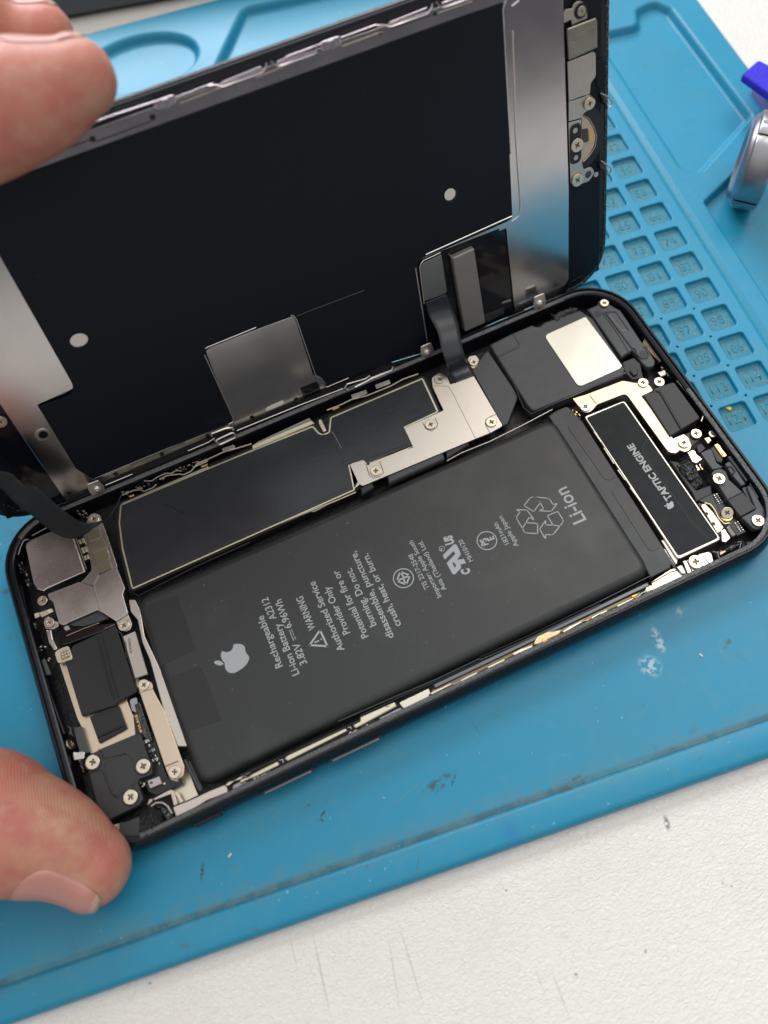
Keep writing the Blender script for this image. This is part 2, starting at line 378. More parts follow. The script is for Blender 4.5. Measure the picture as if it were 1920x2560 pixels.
def recess(pts, depth, soft=.35, slope=.25, floor_lift=0.0):
    pts = ccw([Vector(p) for p in pts]); holes_top.append(offs(pts, -soft)); 
    rings = [(-soft,0), (-soft*.45,-soft*.12), (0,-soft*.5), (slope*.6,-depth*.5), (slope,-depth+soft*.6), (slope+soft*.35,-depth+soft*.15), (slope+soft*.9,-depth)]
    prev = None
    for d, z in rings:
        cur = [walls.verts.new((p.x,p.y,z)) for p in offs(pts, d)]
        if prev:
            for i in range(len(cur)):
                j = (i+1) % len(cur); walls.faces.new((prev[i], prev[j], cur[j], cur[i]))
        prev = cur
    fl = offs(pts, rings[-1][0]); dst = tfloors if depth > 1.5 else floors; vs = [dst.verts.new((p.x,p.y,-depth)) for p in fl]
    f = dst.faces.new(vs); return fl
def rrect(cx, cy, w, h, r, n=6): return fillet([(cx-w/2,cy-h/2,r),(cx+w/2,cy-h/2,r),(cx+w/2,cy+h/2,r),(cx-w/2,cy+h/2,r)], n)
# cells
PA, PB = 7.76, 7.87
numme = []
for row in range(-6, 9):
    for c in range(8):
        cx = -c*PA; cy = row*PB
        recess(rrect(cx, cy, 5.95, 5.95, .9), 1.0, .22, .10)
        n = 74 - 8*row - c
        if n > 0 and c < 4:
            s = str(n); wd = 2.7 if n < 100 else 3.5
            numme.append(text_me(s, (cx-wd/2, cy-1.1), (cx+wd/2, cy-1.1), 2.3, -.012))
# trays
rec_pts = []
def tray(s, depth, soft, slope, extra=None, r=0):
    p = fillet(PM(s) if isinstance(s, str) else s, 8, r); recess(densify(ccw(p), 4), depth, soft, slope)
tray([(11.6,18.5,3.5),(14.9,15.6,2.5),(35.0,28.3,1.5),(34.2,71.5,3),(31.5,75.8,2.5),(25.5,74.5,3),(23.5,68.8,2.5),(11.6,69.6,3)], 2.0, .7, .7)
tray([(11.8,7.4,1.2),(22.8,13.2,1),(38.0,22,2),(38.0,-60,3),(11.8,-60,3)], 1.9, .5, .5)
tray([(-86,95.5,4),(-73,116.3,3.5),(-30,113,6),(20,104,4),(24,86,4),(-82,88,4)], 2.2, .8, .8)
ov = []
for i in range(40):
    a = 2*math.pi*i/40; ov.append((-104.5+16.0*math.cos(a), 105.2+11.0*math.sin(a)))
recess([Vector(p) for p in ov], 2.2, .8, .8)
# narrow channel between the cell field and the trays
recess(densify(ccw(fillet([(6.0,-60,.5),(7.6,-60,.5),(7.6,84,.5),(6.0,84,.5)])), 6), .55, .45, .2)
for i in range(-5,-1):                    # small pin holes at the cell crossings
    for c in (0,1):
        recess(rrect(-c*PA-3.88, i*PB-3.9, .5, .5, .22, 3), .8, .10, .02)
outer = ccw([Vector(p) for p in fillet([(-230,GR_B,.1),(41.5,GR_B,.1),(41.5,122,10),(-230,122,10)], 10)])
outer = densify(outer, 12)
me = curve_mesh([outer]+holes_top, -.001, .001, 0.0)
bm = bmesh.new(); bm.from_mesh(me); bmesh.ops.delete(bm, geom=[f for f in bm.faces if f.normal.z < .5], context='FACES')
for v in bm.verts: v.co.z = 0
bm.to_mesh(me); bm.free()
def add_bm(dst, me): dst.from_mesh(me)
top = bmesh.new(); top.from_mesh(me)
wm = bpy.data.meshes.new('w'); walls.to_mesh(wm); top.from_mesh(wm)
# outer skirt, back and right side
prev = None
for d, z in ((0,0),(-.35,-.1),(-.6,-.5),(-.75,-2.55)):
    cur = [top.verts.new((p.x,p.y,z)) for p in offs(outer, d)]
    if prev:
        for i in range(len(cur)):
            j = (i+1)%len(cur)
            if outer[i].y < GR_B+.05 and outer[j].y < GR_B+.05: continue
            top.faces.new((prev[i],prev[j],cur[j],cur[i]))
    prev = cur
# front lip: raised rounded band
prof = [(GR_B,0),(GR_B-.12,-.10),(GR_B-.30,.0),(GR_B-.5,.22),(GR_B-.9,.32),(GR_B-2.6,.34),(GR_B-4.6,.26),(GR_B-5.4,.05),(GR_B-5.75,-.35),(GR_B-5.9,-1.0),(GR_B-5.95,-2.55)]
prev = None
for b_, z in prof:
    cur = [top.verts.new((a_, b_, z)) for a_ in [-230+i*10 for i in range(28)]]
    if prev:
        for i in range(len(cur)-1): top.faces.new((prev[i],cur[i],cur[i+1],prev[i+1]))
    prev = cur
bmesh.ops.recalc_face_normals(top, faces=top.faces[:])
mm = bpy.data.meshes.new('mat_top'); top.to_mesh(mm); top.free()
finish(link('mat_sheet', mm, SIL, matE), 50)
bmesh.ops.triangulate(floors, faces=floors.faces[:]); fm = bpy.data.meshes.new('floors'); floors.to_mesh(fm); floors.free()
link('cell_floor', fm, SILD, matE)
bmesh.ops.triangulate(tfloors, faces=tfloors.faces[:]); fm = bpy.data.meshes.new('tfloors'); tfloors.to_mesh(fm); tfloors.free(); link('tray_floor', fm, SIL, matE)
for nm in numme:
    bm = bmesh.new(); bm.from_mesh(nm)
    r_ = bmesh.ops.extrude_face_region(bm, geom=bm.faces[:]); bmesh.ops.translate(bm, verts=[v for v in r_['geom'] if isinstance(v, bmesh.types.BMVert)], vec=(0,0,.06))
    bmesh.ops.translate(bm, verts=bm.verts, vec=(0,0,-1.0)); bm.to_mesh(nm); bm.free()
    link('raised_number', nm, SILD, matE, smooth=False)
# yellow crumb in the last cell of the second column
YEL = mat('yellow_plastic', (.75,.60,.06), .5)
q = B(1817,1022,-1.2)
o = box('crumb', -.42,.42,-.8,.8,0,.45, YEL, None, .1, .15); o.location = (q.x, q.y, -.98); o.rotation_euler = (0,0,.5)
o['label'] = 'tiny yellow plastic crumb in the lowest full cell of the blue mat'; o['category'] = 'crumb'
def crumb(x, y, s, c, lab):
    q = B(x,y,0); o = box('crumb', -s,s,-s*.5,s*.5,0,s*.4, mat(c[0],c[1],.5), None, .05, s*.3); o.location = (q.x,q.y,0.012); o.rotation_euler=(0,0,random.random()*3)
    o['label'] = lab; o['category'] = 'crumb'; o['group'] = 'grains of grit on the blue mat'
crumb(1114,1763,.42,('pale_grit',(.6,.58,.5)),'pale grain of grit on the blue mat below the middle of the phone edge')
crumb(575,2138,.40,('pale_grit',(.6,.58,.5)),'pale grain of grit on the blue mat right of the thumb')
crumb(1752,1638,.38,('tan_grit',(.62,.55,.35)),'tan grain of grit on the blue mat right of the white smear')

# ================================================================== background things
dk = mat('dark_casing', (.055,.060,.072), .45, var=.1, vscale=.1); dk2 = mat('dark_casing_side', (.09,.095,.105), .5)
case = empty('flat_casing', (60,230,TZ), 'dark grey flat casing with a stepped edge on the white table behind the fingers', 'casing')
p, q = B(60,75,TZ+.0), B(430,8,TZ+.0); u = (q-p).normalized(); n = Vector((-u.y,u.x,0)); p0 = p-u*60; p1 = q+u*160
def strip_box(name, a, b, w0, w1, z0, z1, m, parent, bev):
    pts = [(a+n*w0), (b+n*w0), (b+n*w1), (a+n*w1)]
    o = plate(name, [(v.x-parent.location.x, v.y-parent.location.y, 1.5) for v in pts], z0-parent.location.z, z1-parent.location.z, m, parent, bev); return o
strip_box('foot_strip', p0, p1, 1.5, 60, TZ+.02, TZ+1.4, BLACK, case, .2)
strip_box('lower_shell', p0, p1, 0, 62, TZ+1.4, TZ+8.0, dk2, case, .8)
strip_box('upper_shell', p0, p1, 1.8, 62, TZ+8.3, TZ+14, dk, case, .8)

# silver faceted ring standing in the right tray
KM = mat('machined_aluminium', (.36,.355,.37), .36, 1, bump=.015, bscale=5, var=.08, vscale=.6)
KM2 = mat('pinkish_chamfer', (.50,.43,.50), .30, 1, bump=.01, bscale=5)
KR = 10.4; kth = 7.2
kn = empty('metal_knob', (0,0,0), 'round silver metal knob standing on edge in the blue tray at the right', 'knob')
def lathe(prof, nseg=72, ridges=False):
    bm = bmesh.new(); rings = []
    for (x, r) in prof: rings.append([bm.verts.new((x, r*math.cos(2*math.pi*i/nseg), r*math.sin(2*math.pi*i/nseg))) for i in range(nseg)])
    for a, b in zip(rings, rings[1:]):
        for i in range(nseg): j = (i+1)%nseg; bm.faces.new((a[i],a[j],b[j],b[i]))
    bmesh.ops.recalc_face_normals(bm, faces=bm.faces[:]); me = bpy.data.meshes.new('k'); bm.to_mesh(me); bm.free(); return me
# grip segments: curved plates with bevelled edges and narrow gaps between them
def seg(a0, a1, r, x0, x1):
    bm = bmesh.new(); n = 14; g = []
    for i in range(n+1):
        a = a0+(a1-a0)*i/n; row = []
        for x, rr in ((x0,r-.9),(x0+.25,r-.25),(x0+.6,r),(x1-.6,r),(x1-.25,r-.25),(x1,r-.9)):
            d = .35 if i in (0,n) else 0
            row.append(bm.verts.new((x, (rr-d)*math.cos(a), (rr-d)*math.sin(a))))
        g.append(row)
    for a, b in zip(g, g[1:]):
        for j in range(5): bm.faces.new((a[j],b[j],b[j+1],a[j+1]))
    bmesh.ops.recalc_face_normals(bm, faces=bm.faces[:]); me = bpy.data.meshes.new('seg'); bm.to_mesh(me); bm.free(); return me
for k in range(4):
    a0 = rad(90*k+20); link('grip_plate', seg(a0, a0+rad(86), KR, 1.0, kth-.6), KM, kn)
link('core', lathe([(1.0,0),(1.0,KR-.7),(kth-.6,KR-.7),(kth-.6,0)]), KM, kn)
link('chamfer', lathe([(-.2,KR-3.2),(-.2,KR-2.0),(.5,KR-1.1),(1.05,KR-.75)]), KM2, kn)
link('side_face', lathe([(.6,0),(.6,KR-4.2),(-.2,KR-3.2)]), KM, kn)
axc = Vector((.954,.30,-.20)); ax = (RM.transposed() @ axc).normalized(); side = Vector((0,0,1)).cross(ax).normalized(); up = ax.cross(side).normalized()
Rk = Matrix((ax, side, up)).transposed()
kc = B(1892,403,KR-1.9) - ax*kth*.5
kn.matrix_world = Matrix.Translation(kc) @ (Rk @ Matrix.Rotation(rad(0),3,'X')).to_4x4()

# blue felt tipped lavender tool
VIO = mat('blue_violet_felt', (.045,.030,.62), .9, bump=.25, bscale=2.2, var=.2, vscale=1.5); LAV = mat('lavender_plastic', (.30,.24,.52), .45)
br = empty('felt_brush', (210,108,TZ), 'blue violet felt pad on a lavender handle at the right edge, on the white table', 'brush')
h = 9.0; pp = [B(1855,184,h), B(1897,148,h), B(2060,232,h), B(2060,330,h)]
plate('felt_pad', [(v.x-210, v.y-108, .8) for v in pp], h-2.2-TZ, h-TZ, VIO, br, .5)
pp = [B(1885,205,3), B(1915,185,3), B(2050,260,3), B(2050,420,3)]
plate('handle', [(v.x-210, v.y-108, 1) for v in pp], 0.02, 3-TZ, LAV, br, .6)

# ================================================================== the hand
SK = bpy.data.materials.new('skin'); SK.use_nodes = True
N, Lk = nodes_of(SK); p = N['Principled BSDF']; p.inputs['Roughness'].default_value = .42
p.inputs['Subsurface Weight'].default_value = .35; p.inputs['Subsurface Radius'].default_value = (2.6,1.0,.6); p.inputs['Subsurface Scale'].default_value = 1.0
t = N.new('ShaderNodeTexCoord'); z = N.new('ShaderNodeTexNoise'); z.inputs['Scale'].default_value = .09; z.inputs['Detail'].default_value = 5; Lk.new(t.outputs['Object'], z.inputs['Vector'])
cr = N.new('ShaderNodeValToRGB'); cr.color_ramp.elements[0].position = .32; cr.color_ramp.elements[0].color = (.60,.33,.22,1); cr.color_ramp.elements[1].position = .60; cr.color_ramp.elements[1].color = (.58,.215,.155,1)
Lk.new(z.outputs[0], cr.inputs[0]); Lk.new(cr.outputs[0], p.inputs['Base Color'])
w1 = N.new('ShaderNodeTexWave'); w1.inputs['Scale'].default_value = .9; w1.inputs['Distortion'].default_value = 5; w1.inputs['Detail'].default_value = 2; w1.inputs['Detail Scale'].default_value = .25
Lk.new(t.outputs['Object'], w1.inputs['Vector']); z2 = N.new('ShaderNodeTexNoise'); z2.inputs['Scale'].default_value = 2.4; z2.inputs['Detail'].default_value = 6; Lk.new(t.outputs['Object'], z2.inputs['Vector'])
ad = N.new('ShaderNodeMath'); ad.operation = 'ADD'; Lk.new(w1.outputs['Fac'], ad.inputs[0]); Lk.new(z2.outputs[0], ad.inputs[1])
bn = N.new('ShaderNodeBump'); bn.inputs['Distance'].default_value = .035; Lk.new(ad.outputs[0], bn.inputs['Height']); Lk.new(bn.outputs[0], p.inputs['Normal'])
paint(SK, noise_mask(SK, .20, .46, .16, 5), (.54,.15,.12), .60); paint(SK, noise_mask(SK, .45, .56, .12, 5), (.62,.38,.27), .30); paint(SK, noise_mask(SK, 1.6, .70, .05, 3), (.50,.20,.14), .35)
NAIL = mat('fingernail', (.60,.285,.24), .34, coat=.0, bump=.01, bscale=1.5); NAILW = mat('nail_edge', (.62,.40,.31), .4)
for m_ in (NAIL,NAILW):
    m_.node_tree.nodes['Principled BSDF'].inputs['Subsurface Weight'].default_value = .3
    m_.node_tree.nodes['Principled BSDF'].inputs['Subsurface Radius'].default_value = (1.5,.7,.5)
hb = bmesh.new()
def loft(chain, seg=28):                 # chain: (centre, half width, half height, up vector), rounded at both ends
    pts = [(Vector(c), w, h, Vector(u)) for c, w, h, u in chain]
    # resample with Catmull-Rom
    out = []
    for i in range(len(pts)-1):
        P = [pts[max(i-1,0)], pts[i], pts[i+1], pts[min(i+2,len(pts)-1)]]
        for k in range(10):
            s = k/10
            def cr_(a,b,c,d): return .5*((2*b)+(c-a)*s+(2*a-5*b+4*c-d)*s*s+(3*b-a-3*c+d)*s*s*s)
            out.append((cr_(*[q[0] for q in P]), cr_(*[q[1] for q in P]), cr_(*[q[2] for q in P]), P[1][3].lerp(P[2][3], s)))
    out.append(pts[-1])
    def ringv(c, w, h, up, t):
        side = t.cross(up).normalized(); u2 = side.cross(t).normalized()
        return [hb.verts.new(c+side*w*math.cos(2*math.pi*k/seg)+u2*h*math.sin(2*math.pi*k/seg)) for k in range(seg)]
    rings = []; n = len(out)
    def tang(i): return (out[min(i+1,n-1)][0]-out[max(i-1,0)][0]).normalized()
    c, w, h, u = out[0]; t0 = tang(0)
    for k in range(6):
        a = (k+.3)/6.3*math.pi/2; s = math.sin(a)**.9; rings.append(ringv(c-t0*w*1.0*math.cos(a), w*s, h*s, u, t0))
    for i in range(n): rings.append(ringv(*out[i], tang(i)))
    c, w, h, u = out[-1]; t1 = tang(n-1)
    for k in range(6):
        a = (1-(k+1)/6.3)*math.pi/2; s = math.sin(a)**.9; rings.append(ringv(c+t1*w*math.cos(a), w*s, h*s, u, t1))
    for a, b in zip(rings, rings[1:]):
        for k in range(seg):
            j = (k+1)%seg; hb.faces.new((a[k],a[j],b[j],b[k]))
    hb.faces.new(rings[0][::-1]); hb.faces.new(rings[-1])
UPI = Vector((.401,.816,.417)); TC = Vector((-.125,-.402,.907))
f1 = [BY(196,196,84.5), BY(118,232,84.5), BY(20,262,85), BY(-110,300,86), BY(-330,330,86)]
up1 = (UPI*.98+TC*.10).normalized()
wd = 9.0
def dist(v): return (v-CP).length/FPX
loft([(f1[0], 80*dist(f1[0]), 84*dist(f1[0]), up1), (f1[1], 104*dist(f1[1]), 112*dist(f1[1]), up1), (f1[2], 118*dist(f1[2]), 132*dist(f1[2]), up1), (f1[3], 8.6, 9.4, up1), (f1[4], 9.2, 9.6, up1), (Vector((-75,70,72)), 12, 12, up1)])
f2 = [BY(112,86,103), BY(50,98,103.5), BY(-60,112,104), BY(-300,150,103)]
up2 = (UPI*.98+TC*.10).normalized()
loft([(f2[0], 60*dist(f2[0]), 63*dist(f2[0]), up2), (f2[1], 70*dist(f2[1]), 72*dist(f2[1]), up2), (f2[2], 7.6, 7.8, up2), (f2[3], 8.4, 8.6, up2), (Vector((-78,80,70)), 12, 12, up2)])
T3 = [B(219,2160,7.6), B(140,2112,9.5), B(20,2075,11.5), B(-150,2040,14), Vector((-62,22,34)), Vector((-88,50,58))]
up3 = (-UPI*.80+TC*.60).normalized()
loft([(T3[0], 96*dist(T3[0]), 92*dist(T3[0]), up3), (T3[1], 122*dist(T3[1]), 118*dist(T3[1]), up3), (T3[2], 148*dist(T3[2]), 140*dist(T3[2]), up3), (T3[3], 11.5, 11, up3), (T3[4], 15, 13, up3), (T3[5], 18, 16, up3)])
# palm, the two folded fingers and the wrist, beyond the left edge of the photograph
UZ = Vector((.2,.3,1)).normalized()
loft([(Vector((-72,82,70)), 20, 13, UZ), (Vector((-92,66,64)), 30, 15, UZ), (Vector((-112,52,58)), 32, 16, UZ), (Vector((-142,36,50)), 25, 17, UZ), (Vector((-190,14,42)), 26, 19, UZ)])
for k, (x, y) in enumerate(((-58,96),(-66,108))):
    loft([(Vector((x+26,y+2,38)), 6.6, 6.4, UZ), (Vector((x+30,y+4,56)), 7.2, 7, Vector((1,0,0))), (Vector((x+12,y,72)), 7.8, 7.6, UZ), (Vector((x-18,y-14,70)), 9.5, 9, UZ)])
bmesh.ops.recalc_face_normals(hb, faces=hb.faces[:])
hm = bpy.data.meshes.new('hand'); hb.to_mesh(hm); hb.free()
hand = bpy.data.objects.new('person', hm); COL.objects.link(hand); hm.materials.append(SK)
r = hand.modifiers.new('remesh','REMESH'); r.mode = 'VOXEL'; r.voxel_size = .8
s_ = hand.modifiers.new('smooth','SMOOTH'); s_.factor = .6; s_.iterations = 8
dg = bpy.context.evaluated_depsgraph_get(); m2 = bpy.data.meshes.new_from_object(hand.evaluated_get(dg)); hand.modifiers.clear(); hand.data = m2
for p_ in m2.polygons: p_.use_smooth = True
hand['label'] = 'left hand with fingers on the raised display and its thumb on the phone corner'; hand['category'] = 'person'
from mathutils.bvhtree import BVHTree
HB = BVHTree.FromPolygons([v.co[:] for v in m2.vertices], [list(p.vertices) for p in m2.polygons])
def nail(c, ax_, up_, ln, ang, over=1.2):     # a nail plate laid on the fingertip's own surface
    ax_ = ax_.normalized(); side = ax_.cross(up_).normalized(); u2 = side.cross(ax_).normalized()
    bm = bmesh.new(); nu, nv = 22, 20; g = []
    for i in range(nu+1):
        s = i/nu*2-1; row = []; last = None
        wf = (1-abs(s)**5*.42) if s < 0 else (1-abs(s)**5*.30)
        for j in range(nv+1):
            q = j/nv*2-1; th = q*ang*wf
            d = side*math.sin(th)+u2*math.cos(th)
            o_ = c+ax_*(s*ln/2*(1-.07*q*q))
            h = HB.ray_cast(o_, d)
            r_ = (h[0]-o_).dot(d) if h[0] else 5
            e = max(abs(q)**6, (abs(s)**8 if s < 0 else 0))
            row.append([o_, d, r_, e])
        g.append(row)
    # free edge: keep the radius from falling away at the very tip
    for j in range(nv+1):
        for i in range(nu+1):
            if i > nu*.72:
                r0 = g[int(nu*.72)][j][2]; k = (i-nu*.72)/(nu*.28); g[i][j][2] = max(g[i][j][2], r0*(1-.24*k*k))
    vs = [[bm.verts.new(o_+d*(r_+.20*(1-e)-.10*e)) for o_,d,r_,e in row] for row in g]
    for i in range(nu):
        for j in range(nv):
            f = bm.faces.new((vs[i][j],vs[i+1][j],vs[i+1][j+1],vs[i][j+1])); f.material_index = 1 if i >= nu-2 else 0
    bmesh.ops.recalc_face_normals(bm, faces=bm.faces[:])
    me = bpy.data.meshes.new('nail'); bm.to_mesh(me); bm.free()
    o = link('fingernail', me, [NAIL, NAILW], hand, False); sm = o.modifiers.new('s','SOLIDIFY'); sm.thickness = .22; sm.offset = 0
    for p in me.polygons: p.use_smooth = True
    return o
a1 = f1[0]-f1[1]; nail(f1[0].lerp(f1[1],.45), a1, up1, 11.0, rad(48))
a2 = f2[0]-f2[1]; nail(f2[0].lerp(f2[1],.40), a2, up2, 9, rad(46))
a3 = T3[0]-T3[1]; nail(T3[0].lerp(T3[1],.16), a3, up3, 12.5, rad(52))
# ================================================================== PHONE BODY
PH = empty('smartphone', (0,0,0), 'opened black smartphone body showing its battery, shields and screws, lying on the blue mat', 'smartphone')
PL, PW, PR = 137.9, 66.8, 10.5
def rloop(ins, n=10): return [Vector((p.x,p.y)) for p in fillet([(ins,ins,PR-ins),(PL-ins,ins,PR-ins),(PL-ins,PW-ins,PR-ins),(ins,PW-ins,PR-ins)], n)]
def arc_loop(ins, n=10):
    r = max(.5, PR-ins); out = []
    for cx, cy, a0 in ((PL-ins-r, ins+r, -90), (PL-ins-r, PW-ins-r, 0), (ins+r, PW-ins-r, 90), (ins+r, ins+r, 180)):
        for k in range(n+1):
            a = rad(a0+90*k/n); out.append((cx+r*math.cos(a), cy+r*math.sin(a)))
    return out
bm = bmesh.new(); prev = None
wall = [(3.0,.05),(1.0,.25),(0,.9),(-.65,1.9),(-.95,3.1),(-.85,4.3),(-.45,5.4),(-.12,5.95),(.05,6.16),(.15,6.22),(.38,6.22),(.45,6.14),(.50,5.75),(1.42,5.70),(1.50,5.6),(1.55,1.0)]
for ins, z_ in wall:
    cur = [bm.verts.new((x,y,z_)) for x,y in arc_loop(ins)]
    if prev:
        for i in range(len(cur)): j=(i+1)%len(cur); bm.faces.new((prev[i],prev[j],cur[j],cur[i]))
    prev = cur
bmesh.ops.recalc_face_normals(bm, faces=bm.faces[:]); me = bpy.data.meshes.new('housing'); bm.to_mesh(me); bm.free()
finish(link('housing', me, FRAME, PH), 60)
plate('back_panel', [(x,y,0) for x,y in arc_loop(1.4)], .30, .98, FLOOR, PH, .05)
# textured adhesive on the ledge
def adhesive(name, pts, w, z0, h, m, closed=False, taper=True):
    bm = bmesh.new(); rows = []; n = len(pts)
    for i, p in enumerate(pts):
        p = Vector(p[:2]); a = Vector(pts[i-1][:2]) if i else p; b = Vector(pts[(i+1)%n][:2]) if i < n-1 else p
        t_ = (b-a).normalized(); nn = Vector((-t_.y,t_.x)); row = []
        for j in range(9):
            s = j/8*2-1; q = p+nn*s*w/2*(1+.12*noise.noise(Vector((p.x*1.3,p.y*1.3,5))))
            hh = h*(1-abs(s)**4)*(.75+.5*noise.noise(Vector((q.x*2.6,q.y*2.6,1)))+.25*noise.noise(Vector((q.x*7,q.y*7,3))))
            row.append(bm.verts.new((q.x,q.y,z0+max(0,hh) if 0 < j < 8 else z0)))
        rows.append(row)
    for a, b in zip(rows, rows[1:]):
        for j in range(8): bm.faces.new((a[j],b[j],b[j+1],a[j+1]))
    bmesh.ops.recalc_face_normals(bm, faces=bm.faces[:])
    me = bpy.data.meshes.new('adh'); bm.to_mesh(me); bm.free(); return link(name, me, m, PH)
lp = [Vector(p) for p in arc_loop(.97, 14)]
def walk(pts, step=.22):
    out = []
    for a, b in zip(pts, pts[1:]+pts[:1]):
        k = max(1, int((b-a).length/step)); out += [a.lerp(b, j/k) for j in range(k)]
    return out
full = walk(lp); Nf = len(full)
def segs(cond):
    run = []; out = []
    for p in full+[full[0]]:
        if cond(p): run.append(p)
        elif run: out.append(run); run = []
    if run: out.append(run)
    return [r for r in out if len(r) > 8]
for r_ in segs(lambda p: (p.y < 7 and p.x > 9) or (p.x > 130 and p.y < 35) or (p.y > 62 and 4 < p.x < 126) or (p.x > 128 and p.y < 8)):
    adhesive('adhesive_strip', r_, .95, 5.72, .26, ADH)

# ---------------------------------------------------------------- battery
BX0,BX1,BY0,BY1 = 20.6,110.4,4.4,42.0
bt = empty('battery', (0,0,0)); bt.parent = PH
me = curve_mesh([fillet([(BX0,BY0,3.2),(BX1,BY0,3.2),(BX1,BY1,3.2),(BX0,BY1,3.2)],8)], 1.2, 5.0, 1.7, 0, 6)
link('cell', me, BATT, bt)
ZB = 5.0
# two dull adhesive pads showing through the wrap at the left end
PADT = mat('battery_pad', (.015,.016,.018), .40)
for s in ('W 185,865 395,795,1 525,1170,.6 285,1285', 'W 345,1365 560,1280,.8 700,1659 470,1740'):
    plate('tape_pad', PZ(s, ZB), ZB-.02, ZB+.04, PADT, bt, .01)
pads = PZ('W 345,1365 560,1280,.8', ZB)
# protective fold at the right end
plate('end_flap', PZ('P -160,500 -60,430 10,400,1 100,360,2 320,590 1659,2680 K 975,335,.6 975,385 700,520 600,330', 4.45), 3.2, 4.55, FLAP, bt, .15)
plate('flap_patch', PZ('P 95,640,.8 290,560 790,1335 640,1405,1.2', 4.6), 4.5, 4.64, TAPE, bt, .03)
plate('flap_patch', PZ('P 700,1530,.8 880,1470 F 800,1180 720,1215,1.2', 4.6), 4.5, 4.64, TAPE, bt, .03)
paint(BATT, noise_mask(BATT, 1.5, .735, .02, 2), (.22,.22,.22), .5); paint(BATT, noise_mask(BATT, .10, .52, .2, 5), (.050,.052,.054), .5)
paint(SHEET, noise_mask(SHEET, 1.2, .74, .02, 2), (.18,.18,.18), .4); paint(DSHEET, noise_mask(DSHEET, 1.3, .755, .02, 2), (.10,.11,.12), .5)
# printing on the battery
pr = []
def T(s, k, p0, p1, cap, bold=.0, z=ZB, dst=None):
    a = px(k,*p0); b = px(k,*p1); a = B(*a,z); b = B(*b,z)
    me = text_me(s, a, b, cap, bold)
    if dst is None: link('printed_text', lift(me, z+.012), PRINT, bt, smooth=False)
    else: dst.append(me)
T('Rechargeable','a',(507,1892),(222,1150),1.34,.012)
T('Li-ion Battery','a',(748,2003),(468,1262),1.34,.012); T('A2312','a',(418,1195),(285,885),1.34,.012)
T('3.82V','a',(862,1848),(742,1545),1.34,.012); T('6.96Wh','a',(640,1322),(482,912),1.34,.012)
T('WARNING','a',(985,1345),(793,868),1.34,.012)
T('Authorized Service','b',(562,1570),(148,620),1.34,.012)
T('Provider Only','b',(638,1335),(352,690),1.34,.012)
T('Potential for fire or','b',(895,1385),(472,465),1.34,.012)
T('burning. Do not.','b',(1003,1228),(655,440),1.34,.012)
T('disassemble, puncture,','b',(1245,1392),(715,205),1.34,.012)
T('crush, heat, or burn.','b',(1345,1228),(882,235),1.34,.012)
T('TIS 2217-2548','c',(722,1090),(452,535),.92,.010)
T('Importer: Apple South','c',(918,1218),(455,318),.92,.010)
T('Asia (Thailand) Ltd.','c',(998,1105),(602,325),.92,.010)
T('US','c',(1118,375),(1078,240),1.6,.06); T('C','c',(1372,855),(1352,768),1.5,.06)
T('MH10120','c',(1428,642),(1248,305),.92,.008)
T('PS','d',(118,945),(80,852),1.3,.03); T('E','d',(202,872),(180,825),1.3,.03)
T('1821mAh','d',(406,930),(238,638),.92,.008); T('Apple Japan','d',(536,962),(302,545),.92,.008)
T('Li-ion','d',(1472,602),(1190,140),2.75,.012)
T('R','c',(935,485),(925,440),.5,.02)
SN = ['printed_symbol']
def S_(k, lines, w, z=ZB):
    out = []
    for l in lines:
        q = [B(*px(k,*p), z) for p in l]; out.append([(v.x,v.y) for v in q])
    link(SN[0], lift(stroke(out, w), z+.012), PRINT, bt, smooth=False)
S_('a', [((603,1372),(662,1518))], .13); S_('a', [((632,1362),(646,1392)),((654,1412),(668,1442)),((676,1464),(694,1502))], .13)
S_('b', [((222,1302),(78,1508),(325,1524),(222,1302))], .36); S_('b', [((152,1472),(203,1448)),((236,1427),(239,1425))], .28)
def C_(k, x, y, r, w):
    c = B(*px(k,x,y),ZB); e = B(*px(k,x+r,y),ZB); link('printed_ring', lift(ring_me(c.x,c.y,(e-c).length,w), ZB+.012), PRINT, bt, smooth=False)
C_('c',310,928,160,.19); C_('d',95,893,136,.18); C_('c',922,458,44,.09)
S_('c', [((258,828),(415,882),(355,1030),(205,972),(258,828)),((205,972),(415,882)),((258,828),(310,905)),((310,945),(355,1030))], .30)
S_('d', [((490,463),(650,472),(755,615),(682,568),(588,718)),((490,463),(555,492),(507,560),(507,592),(588,725),(610,770),(642,787),(797,797),(797,655),(630,645))], .19)
S_('d', [((795,300),(830,375),(742,492),(608,410),(690,305),(720,290),(745,288),(795,300),(880,455),(805,480),(985,488),(1075,372),(1012,400),(965,322),(935,307),(745,288))], .19)
S_('d', [((930,548),(1075,490),(1148,605),(1148,640),(1105,690),(1010,680),(930,548)),((1105,690),(1020,800),(985,813),(903,807),(908,878),(825,735),(912,605),(905,674),(1010,680))], .19)
def shape(k, pts, z=ZB, r=.0):
    q = []
    for p in pts:
        v = B(*px(k,p[0],p[1]), z); q.append((v.x,v.y,p[2] if len(p) > 2 else r))
    return fillet(q, 4)
ul = shape('c',[(935,565),(1100,400,.5),(1140,383,.4),(1165,405,.3),(1230,545,.5),(1165,637),(1275,620),(1308,690),(1215,710),(1234,750,.4),(1215,782,.4),(1130,870,.4),(1095,865,.3),(998,688),(1137,542),(1110,495),(972,630)])
hol = shape('c',[(1115,668),(1092,695),(1130,765),(1153,738)])
mu = curve_mesh([ul,hol], -.004, .004, 0); link('printed_symbol', lift(mu, ZB+.016), PRINT, bt, smooth=False)
